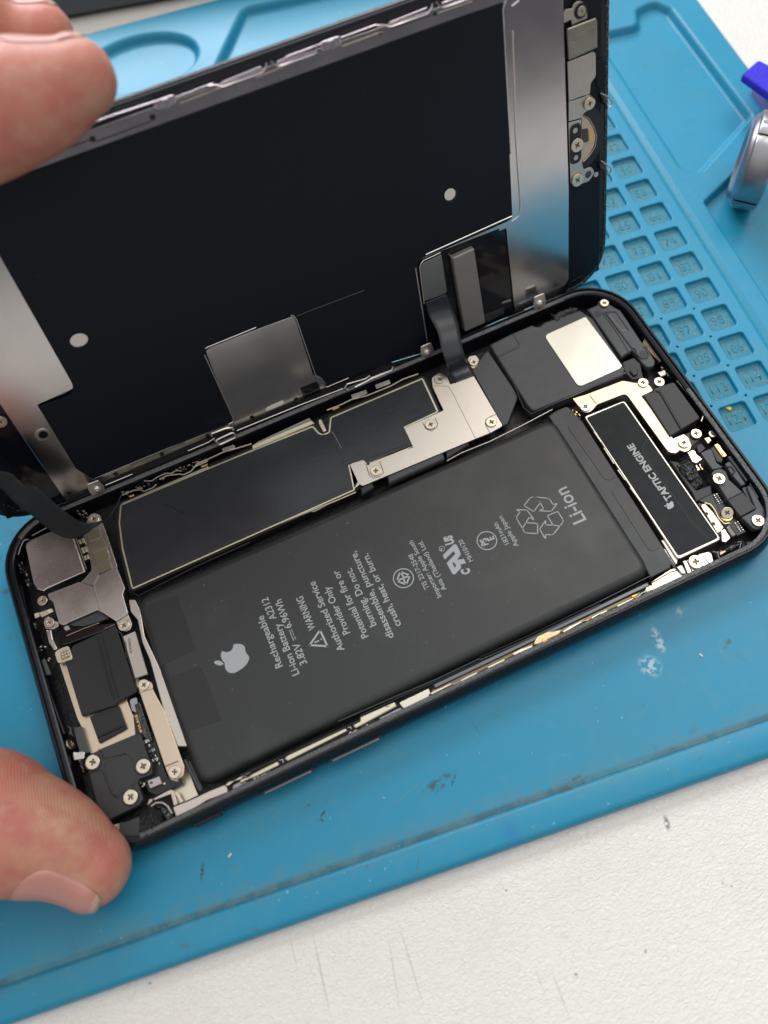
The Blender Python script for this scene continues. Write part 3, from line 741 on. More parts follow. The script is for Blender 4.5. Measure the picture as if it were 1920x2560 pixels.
def smooth_closed(pts, n=5):
    out = []; N_ = len(pts)
    for i in range(N_):
        a,b,c,d = [Vector(pts[(i+k)%N_]) for k in (-1,0,1,2)]
        for j in range(n):
            s = j/n; out.append(.5*((2*b)+(c-a)*s+(2*a-5*b+4*c-d)*s*s+(3*b-a-3*c+d)*s**3))
    return out
APB = [(1130,948),(1180,938),(1245,948),(1282,980),(1290,1030),(1310,1075),(1342,1120),(1338,1160),(1310,1215),(1258,1268),(1195,1312),(1130,1340),(1070,1336),(1025,1300),(1008,1250),(1002,1200),(970,1160),(953,1108),(958,1062),(972,1040),(1030,1052),(1085,1036),(1115,1000)]
APL = [(857,1190),(900,1170),(945,1176),(990,1215),(940,1236),(893,1226)]
def emb(k, P_, z, s=1.0, M_=None):
    q = []
    for p in smooth_closed(P_):
        X, Y = (p.x,p.y) if M_ is None else M_(p.x,p.y)
        v = B(*px(k,X,Y), z); q.append((v.x,v.y))
    return flat(q)
link('printed_emblem', lift(join_me([emb('e',APB,ZB), emb('e',APL,ZB)]), ZB+.012), PRINT, bt, smooth=False)


# ---------------------------------------------------------------- generic coloured parts: (name, outline, z top, thickness, material, bevel)
def part(name, s, zt, th, m, bev=.08, parent=None, off=0.0, r=.15):
    p_ = PZ(s, zt); p_ = [(a,b,(c if c else r)) for a,b,c in p_]
    return plate(name, p_, zt-th, zt, m, PH if parent is None else parent, bev, offset=off)
def sc(s, z, r, **k):
    for x,y,_ in parse(s):
        v = B(x,y,z+.3); screw(PH, (v.x,v.y,z), r, **k)
def rail(name, s, z, r, m, parent=None):
    pts = [B(x,y,z) for x,y,_ in parse(s)]; return tube(name, pts, r, m, PH if parent is None else parent)
# --- logic board shield with its dark sheet
BRD = 'S 540,1110 1659,640 D 0,1255 365,1110 400,1150 430,1165 480,1145 490,1050 1075,800 1170,1005 955,1105 1010,1225 735,1335 725,1350 690,1310 595,1345 630,1510 W 1100,290 90,740 S 560,1650 520,1330'
part('board', BRD, 3.9, 1.6, PCB, .1, off=.9)
part('board_shield', BRD, 4.78, 1.6, CREAM, .10, off=.38)
sh = part('graphite_sheet', BRD, 4.92, .2, SHEET, .04, off=.02)
part('graphite_layer', 'S 545,1180 1659,705 Q 0,1180 640,905 1290,640 1380,690 1470,680 1560,620 1570,500 D 540,1070 1060,825 1140,1000 930,1100 990,1220 730,1310 560,1360 600,1500 W 1060,280 110,690', 4.99, .1, SHEET, .03, parent=sh)
part('graphite_patch', 'D 540,1070 1060,830 1135,1000 925,1100 985,1215 730,1310 690,1280 560,1340', 5.05, .1, SHEET, .03, parent=sh)
rail('scratch', 'D 495,1140 530,1200 560,1260 590,1315', 5.00, .035, WHITEL, sh)
rail('fibre', 'W 305,172 350,182 400,205 460,243', 5.03, .06, BLACK, sh)
# bright shield top rim on the far side
part('shield_rim', 'Q 655,800 1300,525 1340,560 660,850', 5.0, .5, CREAM, .1, r=.05)
part('shield_rim', 'S 540,1075 1659,595 1659,625 535,1110', 4.95, .5, CREAM, .08, r=.05)
part('inner_wall_strip', 'Q 715,760 1280,500 1300,520 660,805', 4.2, 2, mat('nickel_dark',(.30,.28,.26),.35,1), .05)
part('grounding_clip', 'Q 325,835 455,790 470,825 340,880', 5.1, .3, STEEL, .05)
part('grounding_clip', 'D 615,900 715,865 720,890 625,925', 5.1, .3, STEEL, .05)
part('grounding_clip', 'D 770,835 865,800 872,825 780,860', 5.1, .3, STEEL, .05)
part('spring_contact', 'Q 1380,520 1410,515 1470,640 1430,655 1385,560', 4.6, .5, ROUGHST, .08)
rail('spring', 'S 545,975 700,910 790,905 830,925 950,875 990,830', 4.7, .16, STEEL)
rail('spring', 'S 830,790 930,790 1000,740 1110,690 1180,690 1250,655 1320,660', 4.9, .14, STEEL)
rail('spring', 'S 1030,770 1130,720 1290,700 1340,710 1430,670 1500,600 1659,530', 4.7, .15, CREAM)
rail('spring', 'Q 10,1050 60,1000 180,950 330,880 500,830 650,785', 4.8, .16, CREAM)
rail('spring', 'D 460,1000 560,960 620,930 720,905 880,840 950,800 1050,765', 4.9, .16, CREAM)
for s in ('S 620,980 700,960 690,985 640,1000','S 1560,590 1650,560 1650,580 1570,610','Q 90,1030 160,1000 170,1015 110,1040','Q 1520,400 1600,370 1610,385 1540,415'):
    part('side_solder_joint', s, 4.9, .5, GOLD, .1, r=.1)
for s in ('S 850,810 900,790 920,840 860,860','S 1270,610 1340,580 1390,640 1310,665'):
    dome('glue_blob', PZ(s,5.0), 4.0, 1.0, GLUE, PH, edge=.5)
# near side of the board
rail('board_edge_clip', 'W 1110,300 1290,225 1480,150 1630,85', 4.5, .17, CREAM); rail('board_edge_clip', 'W 1180,275 1300,215 1340,220 1460,160', 4.3, .12, STEEL)
rail('black_gasket', 'W 60,770 130,800 500,610 900,430', 4.2, .22, GLOSS)
part('gasket_bar', 'X 190,250 575,85 585,130 200,300', 4.7, 1.5, GREY, .25); part('gasket_bar', 'X 590,80 745,15 760,30 600,135', 4.6, 1.5, BLACK, .25)
rail('gasket_line', 'X 600,145 700,90 900,10 1120,-100 1330,-210', 4.6, .14, STEEL2)
part('gasket_bar', 'X 0,330 85,290 100,330 10,385', 4.6, 1.4, BLACK, .25)
# --- large light connector bracket
BR1 = 'D 607,1350 690,1314,.3 716,1362 875,1300 1018,1238 960,1115 1215,1000 1145,850,.6 1138,790,1 1190,752,1 1240,785,1 1258,832 1412,778 1600,1100,.5 1520,1145 1420,1185 690,1490,.6 665,1475'
part('connector_bracket', BR1, 4.90, .5, STEEL2, .05)
rail('bracket_seam', 'D 1150,840 1250,845 1290,920 1422,1183', 4.91, .045, SCREWD)
rail('screw_slot', 'D 715,1360 735,1420 760,1440 800,1430 825,1405 820,1380 800,1330', 4.91, .07, SCREWD)
rail('screw_slot', 'D 1080,1080 1100,1120 1140,1135 1170,1110 1178,1085 1160,1050', 4.91, .07, SCREWD)
rail('screw_slot', 'D 1515,1145 1485,1090 1490,1060 1520,1040 1560,1025', 4.91, .07, SCREWD)
for k in range(6): part('pin_contact', f'D {965+k*8},{1130+k*16} {985+k*8},{1122+k*16} {990+k*8},{1132+k*16} {970+k*8},{1140+k*16}', 4.5, .4, STEEL, .03, r=.02)
sc('D 1190,795 1130,1090 775,1390 1525,1075', 4.88, 1.12)
# --- dark covers right of it
part('battery_connector_cover', 'D 1400,740 1500,608,.5 1700,905 1630,1085,1 1600,1100', 4.3, 1.6, GREY, .15)
part('screw_tab', 'U 700,1240 720,1205 790,1195 820,1240 800,1300 750,1340', 4.4, .4, CREAM, .07, r=.4); sc('D 1410,685', 4.4, .95)
# --- loudspeaker
spk = part('loudspeaker', 'U 925,1085,.8 1165,965 1370,880 1400,895,.4 1450,895,.3 E 180,455,.4 210,430 440,350,.5 525,405,.5 735,730,.6 720,775 135,1005,1 95,960', 5.0, 3.2, GREY, .3)
part('speaker_lid', 'U 945,1090,.6 1165,985 1235,1095,.8 1010,1205', 5.06, .12, GREY, .05, parent=spk)
part('speaker_plate', 'E 207,515,1.2 478,392,.5 715,710,.4 700,730 432,850,1.2', 5.2, .3, WHITEL if False else mat('speaker_steel',(.62,.60,.54),.36,1,bump=.004,bscale=12,var=.02,vscale=.3), .07, parent=spk)
rail('speaker_edge', 'E 12,830 75,985 125,1025 735,760', 4.7, .22, GLOSS, spk)
rail('speaker_fold', 'U 1165,965 1240,1080 1225,1115 1010,1220 930,1090', 5.05, .06, BLACK, spk)
# clear blobs near the far corner
dome('glue_blob', PZ('E 250,380,.4 300,350 380,320 440,330,.4 430,350 330,400 290,430', 5.3), 5.3-.8, .8*1.1, GLUE, PH)
for s in ('E 255,375 290,400','E 300,395 420,345'): rail('glue_highlight', s, 5.45, .10, GLUE)
# --- lower right bracket of the speaker (M crop)
brk = part('antenna_bracket', 'M 370,685 520,615,.5 530,560,.7 600,545,.7 680,600,.5 760,655 835,690 870,740 1130,1130 1200,1175,.5 1240,1260 1320,1400,1 1300,1470,1 1210,1490,1 1130,1420 1030,1280,.5 1000,1245 850,1350 430,745', 4.7, 1.4, GREY, .25)
rail('ridge', 'M 590,735 680,715 770,715 900,900 945,960', 4.75, .13, GREY, brk); rail('ridge', 'M 640,745 780,930 990,1210 1040,1230 1070,1310 1130,1360 1200,1350 1225,1300 1200,1230 1160,1195', 4.78, .17, GREY, brk)
rail('ridge', 'M 590,740 760,960 880,1150 960,1300', 4.75, .10, GREY, brk); rail('ridge', 'M 680,760 860,990 900,970', 4.75, .07, WHITEL, brk)
for s in ('M 525,748','M 1150,1295'):
    x,y,_ = parse(s)[0]; v = B(x,y,4.7); plate('peg_hole', [(a,b,0) for a,b in circle(v.x,v.y,.62)], 4.66, 4.74, BLACK, brk, .02)
    plate('peg_rim', [(a,b,0) for a,b in circle(v.x,v.y,.8)], 4.62, 4.72, BLACK, brk, .02)
sc('M 615,590', 4.9, .95)
part('gold_contact', 'M 1150,1100 1210,1160 1400,1390 1370,1405 1230,1250 1150,1140', 4.3, 1.0, GOLD, .1); part('contact_frame', 'M 1160,1090 1190,1085 1410,1385 1380,1410', 4.6, .3, STEEL, .05)
part('coax_socket', 'E 760,740,.5 790,715 815,730 815,765 790,775', 4.9, .5, BLACK, .15); part('flex_tongue', 'E 715,690 790,660 830,700 850,790 780,800 740,760', 4.4, .3, DGREY, .08)
sc('E 850,820 955,815 475,975 1195,1150 1115,1210', 4.75, 1.08)
# --- haptic motor
mot = part('haptic_motor', 'F 190,130,.6 515,0,.8 1290,1110,.8 940,1275,.8', 4.75, 3.2, mat('bright_motor_case',(.66,.63,.57),.34,1,var=.15,vscale=.8), .2)
part('motor_label', 'F 212,140,.4 508,15,.5 1265,1098,.6 945,1245,.6', 4.86, .16, mat('motor_label_black',(.016,.018,.020),.55,spec=.25,var=.1,vscale=.5), .04, parent=mot)
mp_ = []
T('TAPTIC ENGINE','F',(898,785),(578,343),1.36,.035,4.87,mp_)
def Mx(x,y):        # place the small emblem by scaling the large outline
    cx, cy = 1148,1142; s = .165*1.02; return (878+(x-cx)*s*.92+(y-cy)*s*-.18, 840+(y-cy)*s*.92+(x-cx)*s*.12)
mp_.append(emb('F',APB,4.87,1,Mx)); mp_.append(emb('F',APL,4.87,1,Mx))
link('printing', lift(join_me(mp_), 4.875), mat('grey_print',(.45,.45,.46),.5), mot, smooth=False)
rail('label_scratch', 'F 735,290 690,320 660,370 670,430 760,570 900,760 1040,960 1190,1110', 4.865, .03, mat('scuff',(.10,.105,.11),.5), mot)
for k, s in enumerate(('F 270,255 330,340','F 350,385 430,510','F 460,560 520,640','F 560,700 640,810')):
    rail('clip_edge', s, 4.82, .16, STEEL2, mot)
# --- bracket around the motor
BR2 = 'P 172,255 345,203,.4 370,195 868,8,1.2 1020,35,.6 1230,60,1 1292,145,.4 1128,222 1540,775 1640,915 F 960,400,.8 925,425 870,420,1.5 P 1450,930 910,185,1 515,338 430,440,1.5 330,455,1.5'
part('motor_bracket', BR2, 4.8, .5, WARM, .07)
rail('bracket_bend', 'P 415,215 500,330', 4.81, .08, SCREWD)
ab = part('antenna_block', 'N -70,480 75,440 90,390 360,300,.6 725,800,.6 310,1055', 5.2, 2.6, DGREY, .2)
rail('crease', 'N 110,430 160,440 460,960', 5.14, .32, BLACK, ab)
rail('bright_strip', 'N 400,290 430,320 765,745 760,780 735,850', 5.1, .17, STEEL)
part('screw_plate', 'N 345,1085 500,1020,.5 560,1075 605,1180,1 580,1250,1 500,1275,1 440,1245', 4.75, .4, WARM, .07); part('black_tab', 'N 520,1020 700,950 750,1030 700,1120 600,1200', 4.5, .5, BLACK, .1)
sc('O 845,140', 4.3, .8)
part('small_clip', 'N 130,170 240,140 250,200 180,230', 4.6, .4, ROUGHST, .08); part('small_clip', 'N 775,1080 850,1060 880,1110 830,1160', 4.6, .4, CREAM, .08)
part('black_block', 'N 670,1190 740,1150 800,1220 720,1290 690,1270', 4.6, 1.2, BLACK, .12)
cl = part('connector_cover', 'O 660,430,.4 795,365 830,390 900,575,.4 1000,640 840,675', 4.9, .9, GREY, .12)
part('gold_strip', 'O 858,310 915,280 1060,465 1020,490 985,490', 4.7, .8, GOLD, .12); part('gold_strip', 'O 905,320 935,300 1040,470 1010,490', 4.85, .3, mat('pale_gold',(.75,.62,.45),.3,1), .05)
part('microphone_boot', 'O 800,355,.5 860,320 1010,525,.8 970,580,.8 900,560', 4.85, 1.4, BLACK, .25)
part('white_clip', 'O 465,420 540,380 585,400 600,440 690,520 600,580 540,560', 4.8, .6, mat('bright_nickel',(.85,.80,.68),.3,1), .12)
dome('glue_blob', PZ('O 285,600,.4 400,500,.4 560,540,.5 640,680 735,870,.6 640,950 585,975,.3 480,850,.4 380,740', 4.5), 4.5-1.6, 1.6*1.1, mat('wet_glue',(.012,.018,.015),.06,bump=1.4,bscale=1.3,coat=.6,bdetail=1), PH)
part('flex_base', 'O 200,540 330,560 480,850 600,980 820,900 830,1040 600,1150 540,1020', 4.0, 1.0, DGREY, .2)
part('flex_tongue', 'O 570,1060 700,1000 830,1020 900,1180 980,1330 930,1400 860,1290 760,1190 640,1140', 3.9, .8, PCB, .15)
rail('flex_edge', 'O 720,1170 800,1190 860,1260 930,1400 1010,1480 1090,1470', 4.1, .2, CREAM)
lb = part('charging_port_bar', 'O 815,730,1 870,680,1.2 960,650,1.2 1040,700,1 1085,820 1290,1010 1065,1130', 4.9, 1.8, GREY, .2)
part('port_cover', 'O 1065,1130,.2 1290,1010,.2 1485,1245,.3 1255,1370,.2', 5.0, 1.8, DGREY, .12); part('port_end', 'O 1258,1378 1480,1262 1345,925 1395,905,.3 1625,1290,1 1640,1450,1.2 1560,1560,1.2 1450,1560,1 1370,1480', 4.7, 1.5, GREY, .2)
part('port_slot', 'O 1270,950 1335,925 1490,1235 1440,1255', 4.2, .3, BLACK, .05)
for s in ('O 1020,590,.2 1090,548,.3 1180,660 1330,890 1265,912 1130,760','O 1060,480 1110,470 1300,740 1365,830 1340,850','O 1385,880 1400,870 1530,1090 1500,1110'):
    part('side_rib', s, 4.8, 1.6, GREY, .15)
rail('port_clip', 'O 1055,640 1110,630 1165,700 1135,745', 4.85, .16, BLACK)
sc('O 935,810', 4.95, 1.2); sc('O 1515,1430', 4.75, 1.2)
part('flex_base', 'O 820,1040 900,1010 1340,1600 1110,1700 1000,1500', 3.5, .6, PCB, .1)
def dots(s, nx, ny, dx, dy, z, m, r=.11):
    x,y,_ = parse(s)[0]; mes = []
    for i in range(nx):
        for j in range(ny):
            v = B(x+i*dx[0]+j*dy[0], y+i*dx[1]+j*dy[1], z); mm_ = curve_mesh([circle(v.x,v.y,r*(.7+.6*random.random()),8)], z-.1, z+.08, .03); mes.append(mm_)
    return link('solder_points', join_me(mes), m, PH)
dots('O 865,1060', 2, 5, (6,-3.5), (3.2,5), 3.7, STEEL); dots('O 1175,1470', 2, 5, (6,-3.5), (3.2,5), 3.7, STEEL)
x,y,_ = parse('O 1055,1310')[0]; v = B(x,y,4.3)
o = screw(PH, (v.x,v.y,4.1), 1.15, tilt=(rad(18),rad(-26),.4)); o.data = SCM
plate('brass_standoff', [(a,b,0) for a,b in circle(v.x-.1,v.y-.25,1.35)], 2.6, 3.7, GOLD, PH, .2)
part('motor_ledge', 'L 715,335 790,325 900,440 1050,655 1000,720 960,735', 4.3, .8, WARM, .1)
for s in ('L 720,340','L 808,465','L 905,603','L 995,735'):
    x,y,_ = parse(s)[0]; v = B(x,y,4.35); plate('ledge_hole', [(a,b,0) for a,b in circle(v.x,v.y,.36,12)], 4.30, 4.36, BLACK, PH, .01)
part('motor_foot', 'L 1010,700 1060,670 1145,800 1080,860 1020,850', 4.2, .8, STEEL, .1)
part('port_stub', 'L 1070,660 1130,610 1240,760 1170,800 1120,750', 4.3, 1.2, GLOSS, .25)
# front right corner: bright rail, screw plate, clear wrapped cell
part('side_frame', 'K 705,590 760,545 975,405,.4 1050,385,.3 1120,460 1195,485,.3 1160,530 1000,590 850,625 740,660', 4.4, 1.8, mat('bright_rail',(.66,.62,.54),.34,1,bump=.01,bscale=5), .1)
part('side_frame', 'K 640,655 700,625 860,610 1000,600 860,650 700,700 600,745', 5.2, .6, CREAM, .08); rail('frame_edge','K 705,600 980,440 1060,420',4.5,.08,SCREWD); part('rail_wedge', 'L 395,1205 470,1165,.4 535,1300 470,1295', 4.9, .6, STEEL2, .12); part('rail_block', 'L 480,1120 530,1105 610,1270 550,1300', 5.0, .8, STEEL, .12)
part('screw_plate', 'L 535,1110 600,1085 720,1020 840,990,.4 880,1020 905,1130,.4 850,1165 620,1275', 4.6, .5, mat('bright_rail',(.8,.77,.68),.28,1), .08); rail('plate_slot','L 780,1080 850,1150',4.62,.07,SCREWD)
sc('L 662,1132', 4.7, 1.35)
dome('clear_wrap', PZ('L 890,985,.3 1290,835,.5 1330,900,.4 980,1090,.4 940,1080', 4.9), 4.9-1.2, 1.2*1.1, GLUE, PH); part('copper_glint', 'L 990,1000 1090,960 1080,990 1000,1040', 5.0, .2, mat('copper_dull',(.45,.25,.15),.3,1), .06)
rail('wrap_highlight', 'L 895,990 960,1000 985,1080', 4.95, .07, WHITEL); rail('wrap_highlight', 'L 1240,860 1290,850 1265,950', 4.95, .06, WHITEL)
part('motor_side', 'K 870,130 910,110 1060,340 1040,350 980,330', 3.9, 1.5, STEEL, .1)
part('motor_wall', 'K 840,0 900,0 1075,260 1070,330 1040,330', 4.3, 1.8, STEEL2, .12)
part('black_pad', 'L 1355,860 1420,840 1430,880 1370,910', 4.9, 1.0, BLACK, .15)
# --- front long side rail
def bar(name, a_, b_, w, z, th, m, bev=.1):
    a = B(*px(*a_), z); b = B(*px(*b_), z); u = (b-a).normalized(); n_ = Vector((-u.y,u.x,0))*w/2
    return plate(name, [(q.x,q.y,.12) for q in (a-n_, b-n_, b+n_, a+n_)], z-th, z, m, PH, bev)
bar('antenna_strip', ('I',1030,362), ('K',668,608), .62, 5.2, 1.4, mat('blue_grey_glass',(.16,.175,.20),.22))
bar('contact_backing', ('I',1000,445), ('K',560,735), .7, 4.7, .8, mat('dark_nickel_backing',(.20,.16,.10),.4,1,var=.5,vscale=1.2))
GD = mat('dull_gold_contact', (.55,.43,.26), .32, 1, var=.25, vscale=1.2, bump=.05, bscale=3)
for s in ('I 975,455 1255,320 1270,340 985,480','I 1385,280 1615,165 1625,185 1395,300','J 105,925 340,812 350,832 115,948','J 445,745 560,680 720,625 735,645 470,765','J 1140,430 1260,355 1400,290 1420,305 1160,450','J 1535,240 1659,170 1659,195 1545,262','K 235,905 460,795 470,812 245,925','K 0,1005 95,965 105,985 0,1035'):
    part('side_contact', s, 5.75, .5, mat('pale_nickel',(.70,.64,.50),.34,1,var=.1,vscale=1), .1, r=.1)
part('gold_flex', 'J 740,590 790,500,.6 960,425,.6 1015,430 1130,400 1110,470 1000,520 830,605 750,625', 5.75, .9, GD, .2)
for s in ('J 860,560 935,520 940,560 870,595','J 1460,275 1530,240 1530,262 1470,300','K 430,770 520,735 525,765 450,800'): part('copper_patch', s, 5.8, .4, mat('orange_copper',(.72,.33,.10),.3,1), .12)
rail('side_wire', 'K 470,800 530,780 575,735 650,700', 5.52, .12, STEEL2); rail('side_wire', 'J 1390,295 1440,285 1480,290 1530,240', 5.52, .1, STEEL2); rail('side_wire', 'I 1250,330 1300,330 1350,305 1390,290', 5.52, .1, STEEL2)
part('bright_plate', 'I 540,590,.2 950,392,.2 975,460 930,530,.4 640,685,.8 590,660', 5.32, 1.0, mat('bright_rail',(.8,.77,.68),.28,1), .1); rail('plate_seam','I 560,660 790,560 835,510 850,480 960,430',4.72,.05,SCREWD)
part('side_plate', 'I 262,800 560,655,.4 600,685 290,850', 5.02, .9, mat('lilac_grey_metal',(.30,.29,.32),.35,1), .12)
CRB = mat('cream_bar', (.66,.62,.47), .42, .8, bump=.03, bscale=6)
for s in ('H 90,800 175,740 520,565,.3 545,625,.3 215,785 130,815','H 605,530,.3 650,490 1460,110,.3 1490,150,.3 660,570','H 1550,75,.3 1659,15 I 0,790 480,575,.2 510,640 0,915 H 1600,115','H 0,820 90,790 135,815 0,885','I 335,650 420,615 425,635 350,668'):
    part('cream_bar', s, 5.45, 1.2, CRB, .22, r=.2)
rail('pipe', 'H 0,770 400,590 860,370 1250,190 1659,0', 5.22, .16, GLOSS); rail('pipe', 'I 0,770 480,545 1000,320 1659,20', 5.32, .12, GLOSS); rail('pipe', 'I -300,850 480,510 1050,270 1659,-20', 5.12, .12, GREY)
rail('pipe', 'J 0,830 700,520 1659,60', 5.42, .10, GREY); rail('pipe', 'J 0,790 700,480 1659,20 K 690,500', 5.22, .10, GLOSS)
for s in ('H 300,770 360,740 410,775','H 715,610 740,570 790,560','H 1255,320 1310,300 1345,330','H 540,705 590,690','I 0,975 60,935','H 80,750 140,720','H 1490,110 1530,95 1540,130','H 545,560 590,545 600,590'):
    rail('spring_loop', s, 5.0, .17, STEEL)
part('side_plate', 'H -100,900 0,845 100,850,.3 130,890 0,955 -110,1000', 4.92, .9, mat('lilac_grey_metal',(.30,.29,.32),.35,1), .12)
def clutter(s, n, w, z, mats, name):          # many tiny components on the side flex
    p = parse(s); a = B(p[0][0],p[0][1],z); b = B(p[1][0],p[1][1],z); u = (b-a).normalized(); v_ = Vector((-u.y,u.x,0)); by = {}
    for i in range(n):
        c = a.lerp(b, random.random())+v_*random.uniform(-w,w); l, h_ = random.uniform(.2,.7), random.uniform(.12,.3)
        me_ = curve_mesh([[c+u*l/2*sx_+v_*h_/2*sy_ for sx_,sy_ in ((-1,-1),(1,-1),(1,1),(-1,1))]], z-.4, z+random.uniform(0,.25), .03)
        by.setdefault(random.choice(mats), []).append(me_)
    for m_, ms in by.items(): link(name, join_me(ms), m_, PH)
clutter('H 200,850 1600,200', 150, .40, 5.3, [STEEL, GLOSS, BLACK, CRB, PCB], 'side_component')
clutter('S 560,960 1640,500', 70, .5, 4.5, [STEEL, GLOSS, BLACK, CREAM, GOLD], 'side_component')
clutter('G 330,230 330,380', 12, .5, 3.8, [STEEL, BLACK], 'board_component'); clutter('C 960,520 1020,680', 36, .45, 3.9, [STEEL, GLOSS, BLACK, WHITEL], 'board_component')
clutter('O 620,600 660,700', 10, .5, 4.0, [GOLD, STEEL, BLACK], 'board_component'); clutter('A 160,690 250,880', 26, .5, 4.3, [STEEL, GLOSS, BLACK], 'side_component')
clutter('A 280,1190 420,1560', 20, .6, 3.8, [STEEL, GLOSS, BLACK, CREAM], 'side_component'); clutter('A 640,260 740,300', 12, .5, 4.0, [STEEL, BLACK, CREAM], 'side_component')
clutter('P 170,400 290,560', 14, .5, 3.8, [GOLD, BLACK, STEEL], 'board_component'); clutter('N 180,120 330,250', 10, .4, 4.0, [GOLD, BLACK, ROUGHST], 'side_component')
clutter('H 1500,200 1659,120', 14, .4, 4.7, [STEEL, GLOSS, BLACK, CRB], 'side_component'); clutter('I 0,960 230,840', 24, .35, 5.3, [STEEL, GLOSS, BLACK], 'side_component')

# ---------------------------------------------------------------- top end of the phone (left in the photo)
part('frame_wall', 'A 1065,990,.3 1120,990,.4 1165,1080 1200,1290 1345,1600 C 1075,130 1140,290 1215,480 1212,560 1150,560 1060,330 970,0 A 1180,1350 1140,1160 1080,1090', 4.2, 2.6, STEEL2, .15)
part('frame_floor', 'G 820,10 905,25,.8 1085,490 860,600 740,640 700,420 520,420', 2.2, 1, mat('pale_nickel',(.7,.64,.5),.34,1), .1)
rail('grey_wire', 'G 900,0 1000,200 1120,430', 3.4, .38, GREY); rail('grey_wire', 'G 960,20 1040,200 1130,400', 3.5, .22, GREY)
part('camera_shield', 'T 322,1042,.8 385,985 600,890 900,790 935,900 1105,1392 600,1620,.2 560,1650 480,1628,.4 430,1545', 5.3, 2.6, STEEL, .22)
part('connector_cover', 'A 722,335,.6 740,290,.8 785,272,.8 828,290,.8 852,352 975,722 820,790 775,875 665,848 705,815,.6 760,745,1 745,640 690,480', 4.6, .5, STEEL, .07)
part('camera_cover', 'A 775,880 828,782 965,715 1036,895,.3 1018,950,.4 1062,1105 962,1172 850,1100 805,1078 520,1203,.6 488,1192,.6 440,1015,.4 405,985 392,945,.3 655,845', 5.05, .5, STEEL, .10)
rail('fold_line', 'A 775,885 835,1095', 5.06, .14, STEEL); rail('fold_line', 'A 400,955 655,848 775,885 830,785', 5.06, .07, STEEL)
part('screw_tab', 'A 962,1172 1062,1110 1095,1190,.8 1085,1238,.8 1040,1258,.8 985,1238,.6', 4.5, .4, STEEL2, .07)
PADM = mat('woven_contact', (.42,.37,.27), .45, .8, bump=.08, bscale=5)
N, Lk = nodes_of(PADM); wv = N.new('ShaderNodeTexWave'); wv.inputs['Scale'].default_value = 2.2; tc_ = N.new('ShaderNodeTexCoord'); Lk.new(tc_.outputs['Object'], wv.inputs['Vector'])
bn_ = N.new('ShaderNodeBump'); bn_.inputs['Distance'].default_value = .12; Lk.new(wv.outputs[0], bn_.inputs['Height']); Lk.new(bn_.outputs[0], N['Principled BSDF'].inputs['Normal'])
for s in ('T 1128,890 1270,830 1315,932 1150,1000','T 1178,1015 1330,960 1375,1068 1200,1140','T 1205,1155 1385,1098 1412,1212 1245,1285','T 1245,1295 1410,1238 1450,1352 1275,1432'):
    part('contact_pad', s, 4.95, .4, PADM, .05, r=.05)
for s in ('T 1005,985 1035,972 1060,1025 1030,1040','T 1045,965 1075,955 1100,1015 1070,1025','T 1045,1085 1075,1075 1100,1150 1070,1160','T 1085,1070 1110,1060 1130,1130 1105,1145','T 1075,1190 1105,1180 1125,1235 1095,1250','T 1115,1175 1140,1165 1160,1220 1130,1235'):
    part('gold_pin', s, 5.0, .8, CREAM, .1, r=.08)
rail('socket_rail', 'T 960,965 1105,1390', 5.1, .10, STEEL2); rail('socket_rail', 'T 985,955 1120,1360', 5.0, .08, CREAM)
rail('white_wire', 'T 235,1175 270,1070 300,1000 345,975 375,980', 5.0, .14, STEEL2); rail('white_wire', 'T 415,930 520,870 620,820', 5.0, .10, STEEL2)
sc('T 1210,715', 4.65, 1.12); sc('A 350,1000 405,1180', 4.6, .98); sc('A 1025,1205', 4.5, 1.08)
part('screw_tab', 'A 310,985,.5 350,955,.6 400,985 390,1030,.5 340,1040,.4', 4.4, .6, STEEL, .1, r=.3)
part('screw_tab', 'A 365,1150 400,1130 440,1150 460,1170 480,1170 490,1210 440,1240 370,1230', 4.4, .6, STEEL, .1, r=.4)
part('gold_chip', 'A 320,1100 430,1062 445,1090 345,1140', 4.6, .6, CREAM, .08); part('pale_dot', 'A 385,1080 420,1068 435,1090 405,1108', 4.75, .3, mat('cream_dot',(.75,.70,.48),.5), .08, r=.3)
part('small_clip', 'A 280,1110 320,1095 330,1130 290,1150', 4.5, .6, ROUGHST, .1); part('metal_neck', 'A 375,1240 425,1240 440,1320 480,1400 445,1415 400,1350', 4.4, .8, STEEL, .2, r=.3)
part('front_camera_housing', 'B 235,1120,.5 330,1060 1040,970,.3 1060,1060 870,1100 420,1260 300,1300,.8', 4.0, 1.2, GLOSS, .2)
part('earpiece_mesh', 'B 380,985 800,805 930,890 960,910,.2 820,960 600,1025,1 450,1020,.8', 4.2, .6, mat('smoked_plastic',(.05,.056,.06),.35), .1)
part('flex_fold', 'B 320,1040 385,1010 420,1060 350,1090', 4.3, .4, STEEL2, .06); rail('housing_edge', 'B 365,1160 600,1060 820,980', 4.1, .09, WARM); rail('housing_edge', 'B 890,1065 1035,1000', 4.2, .07, STEEL)
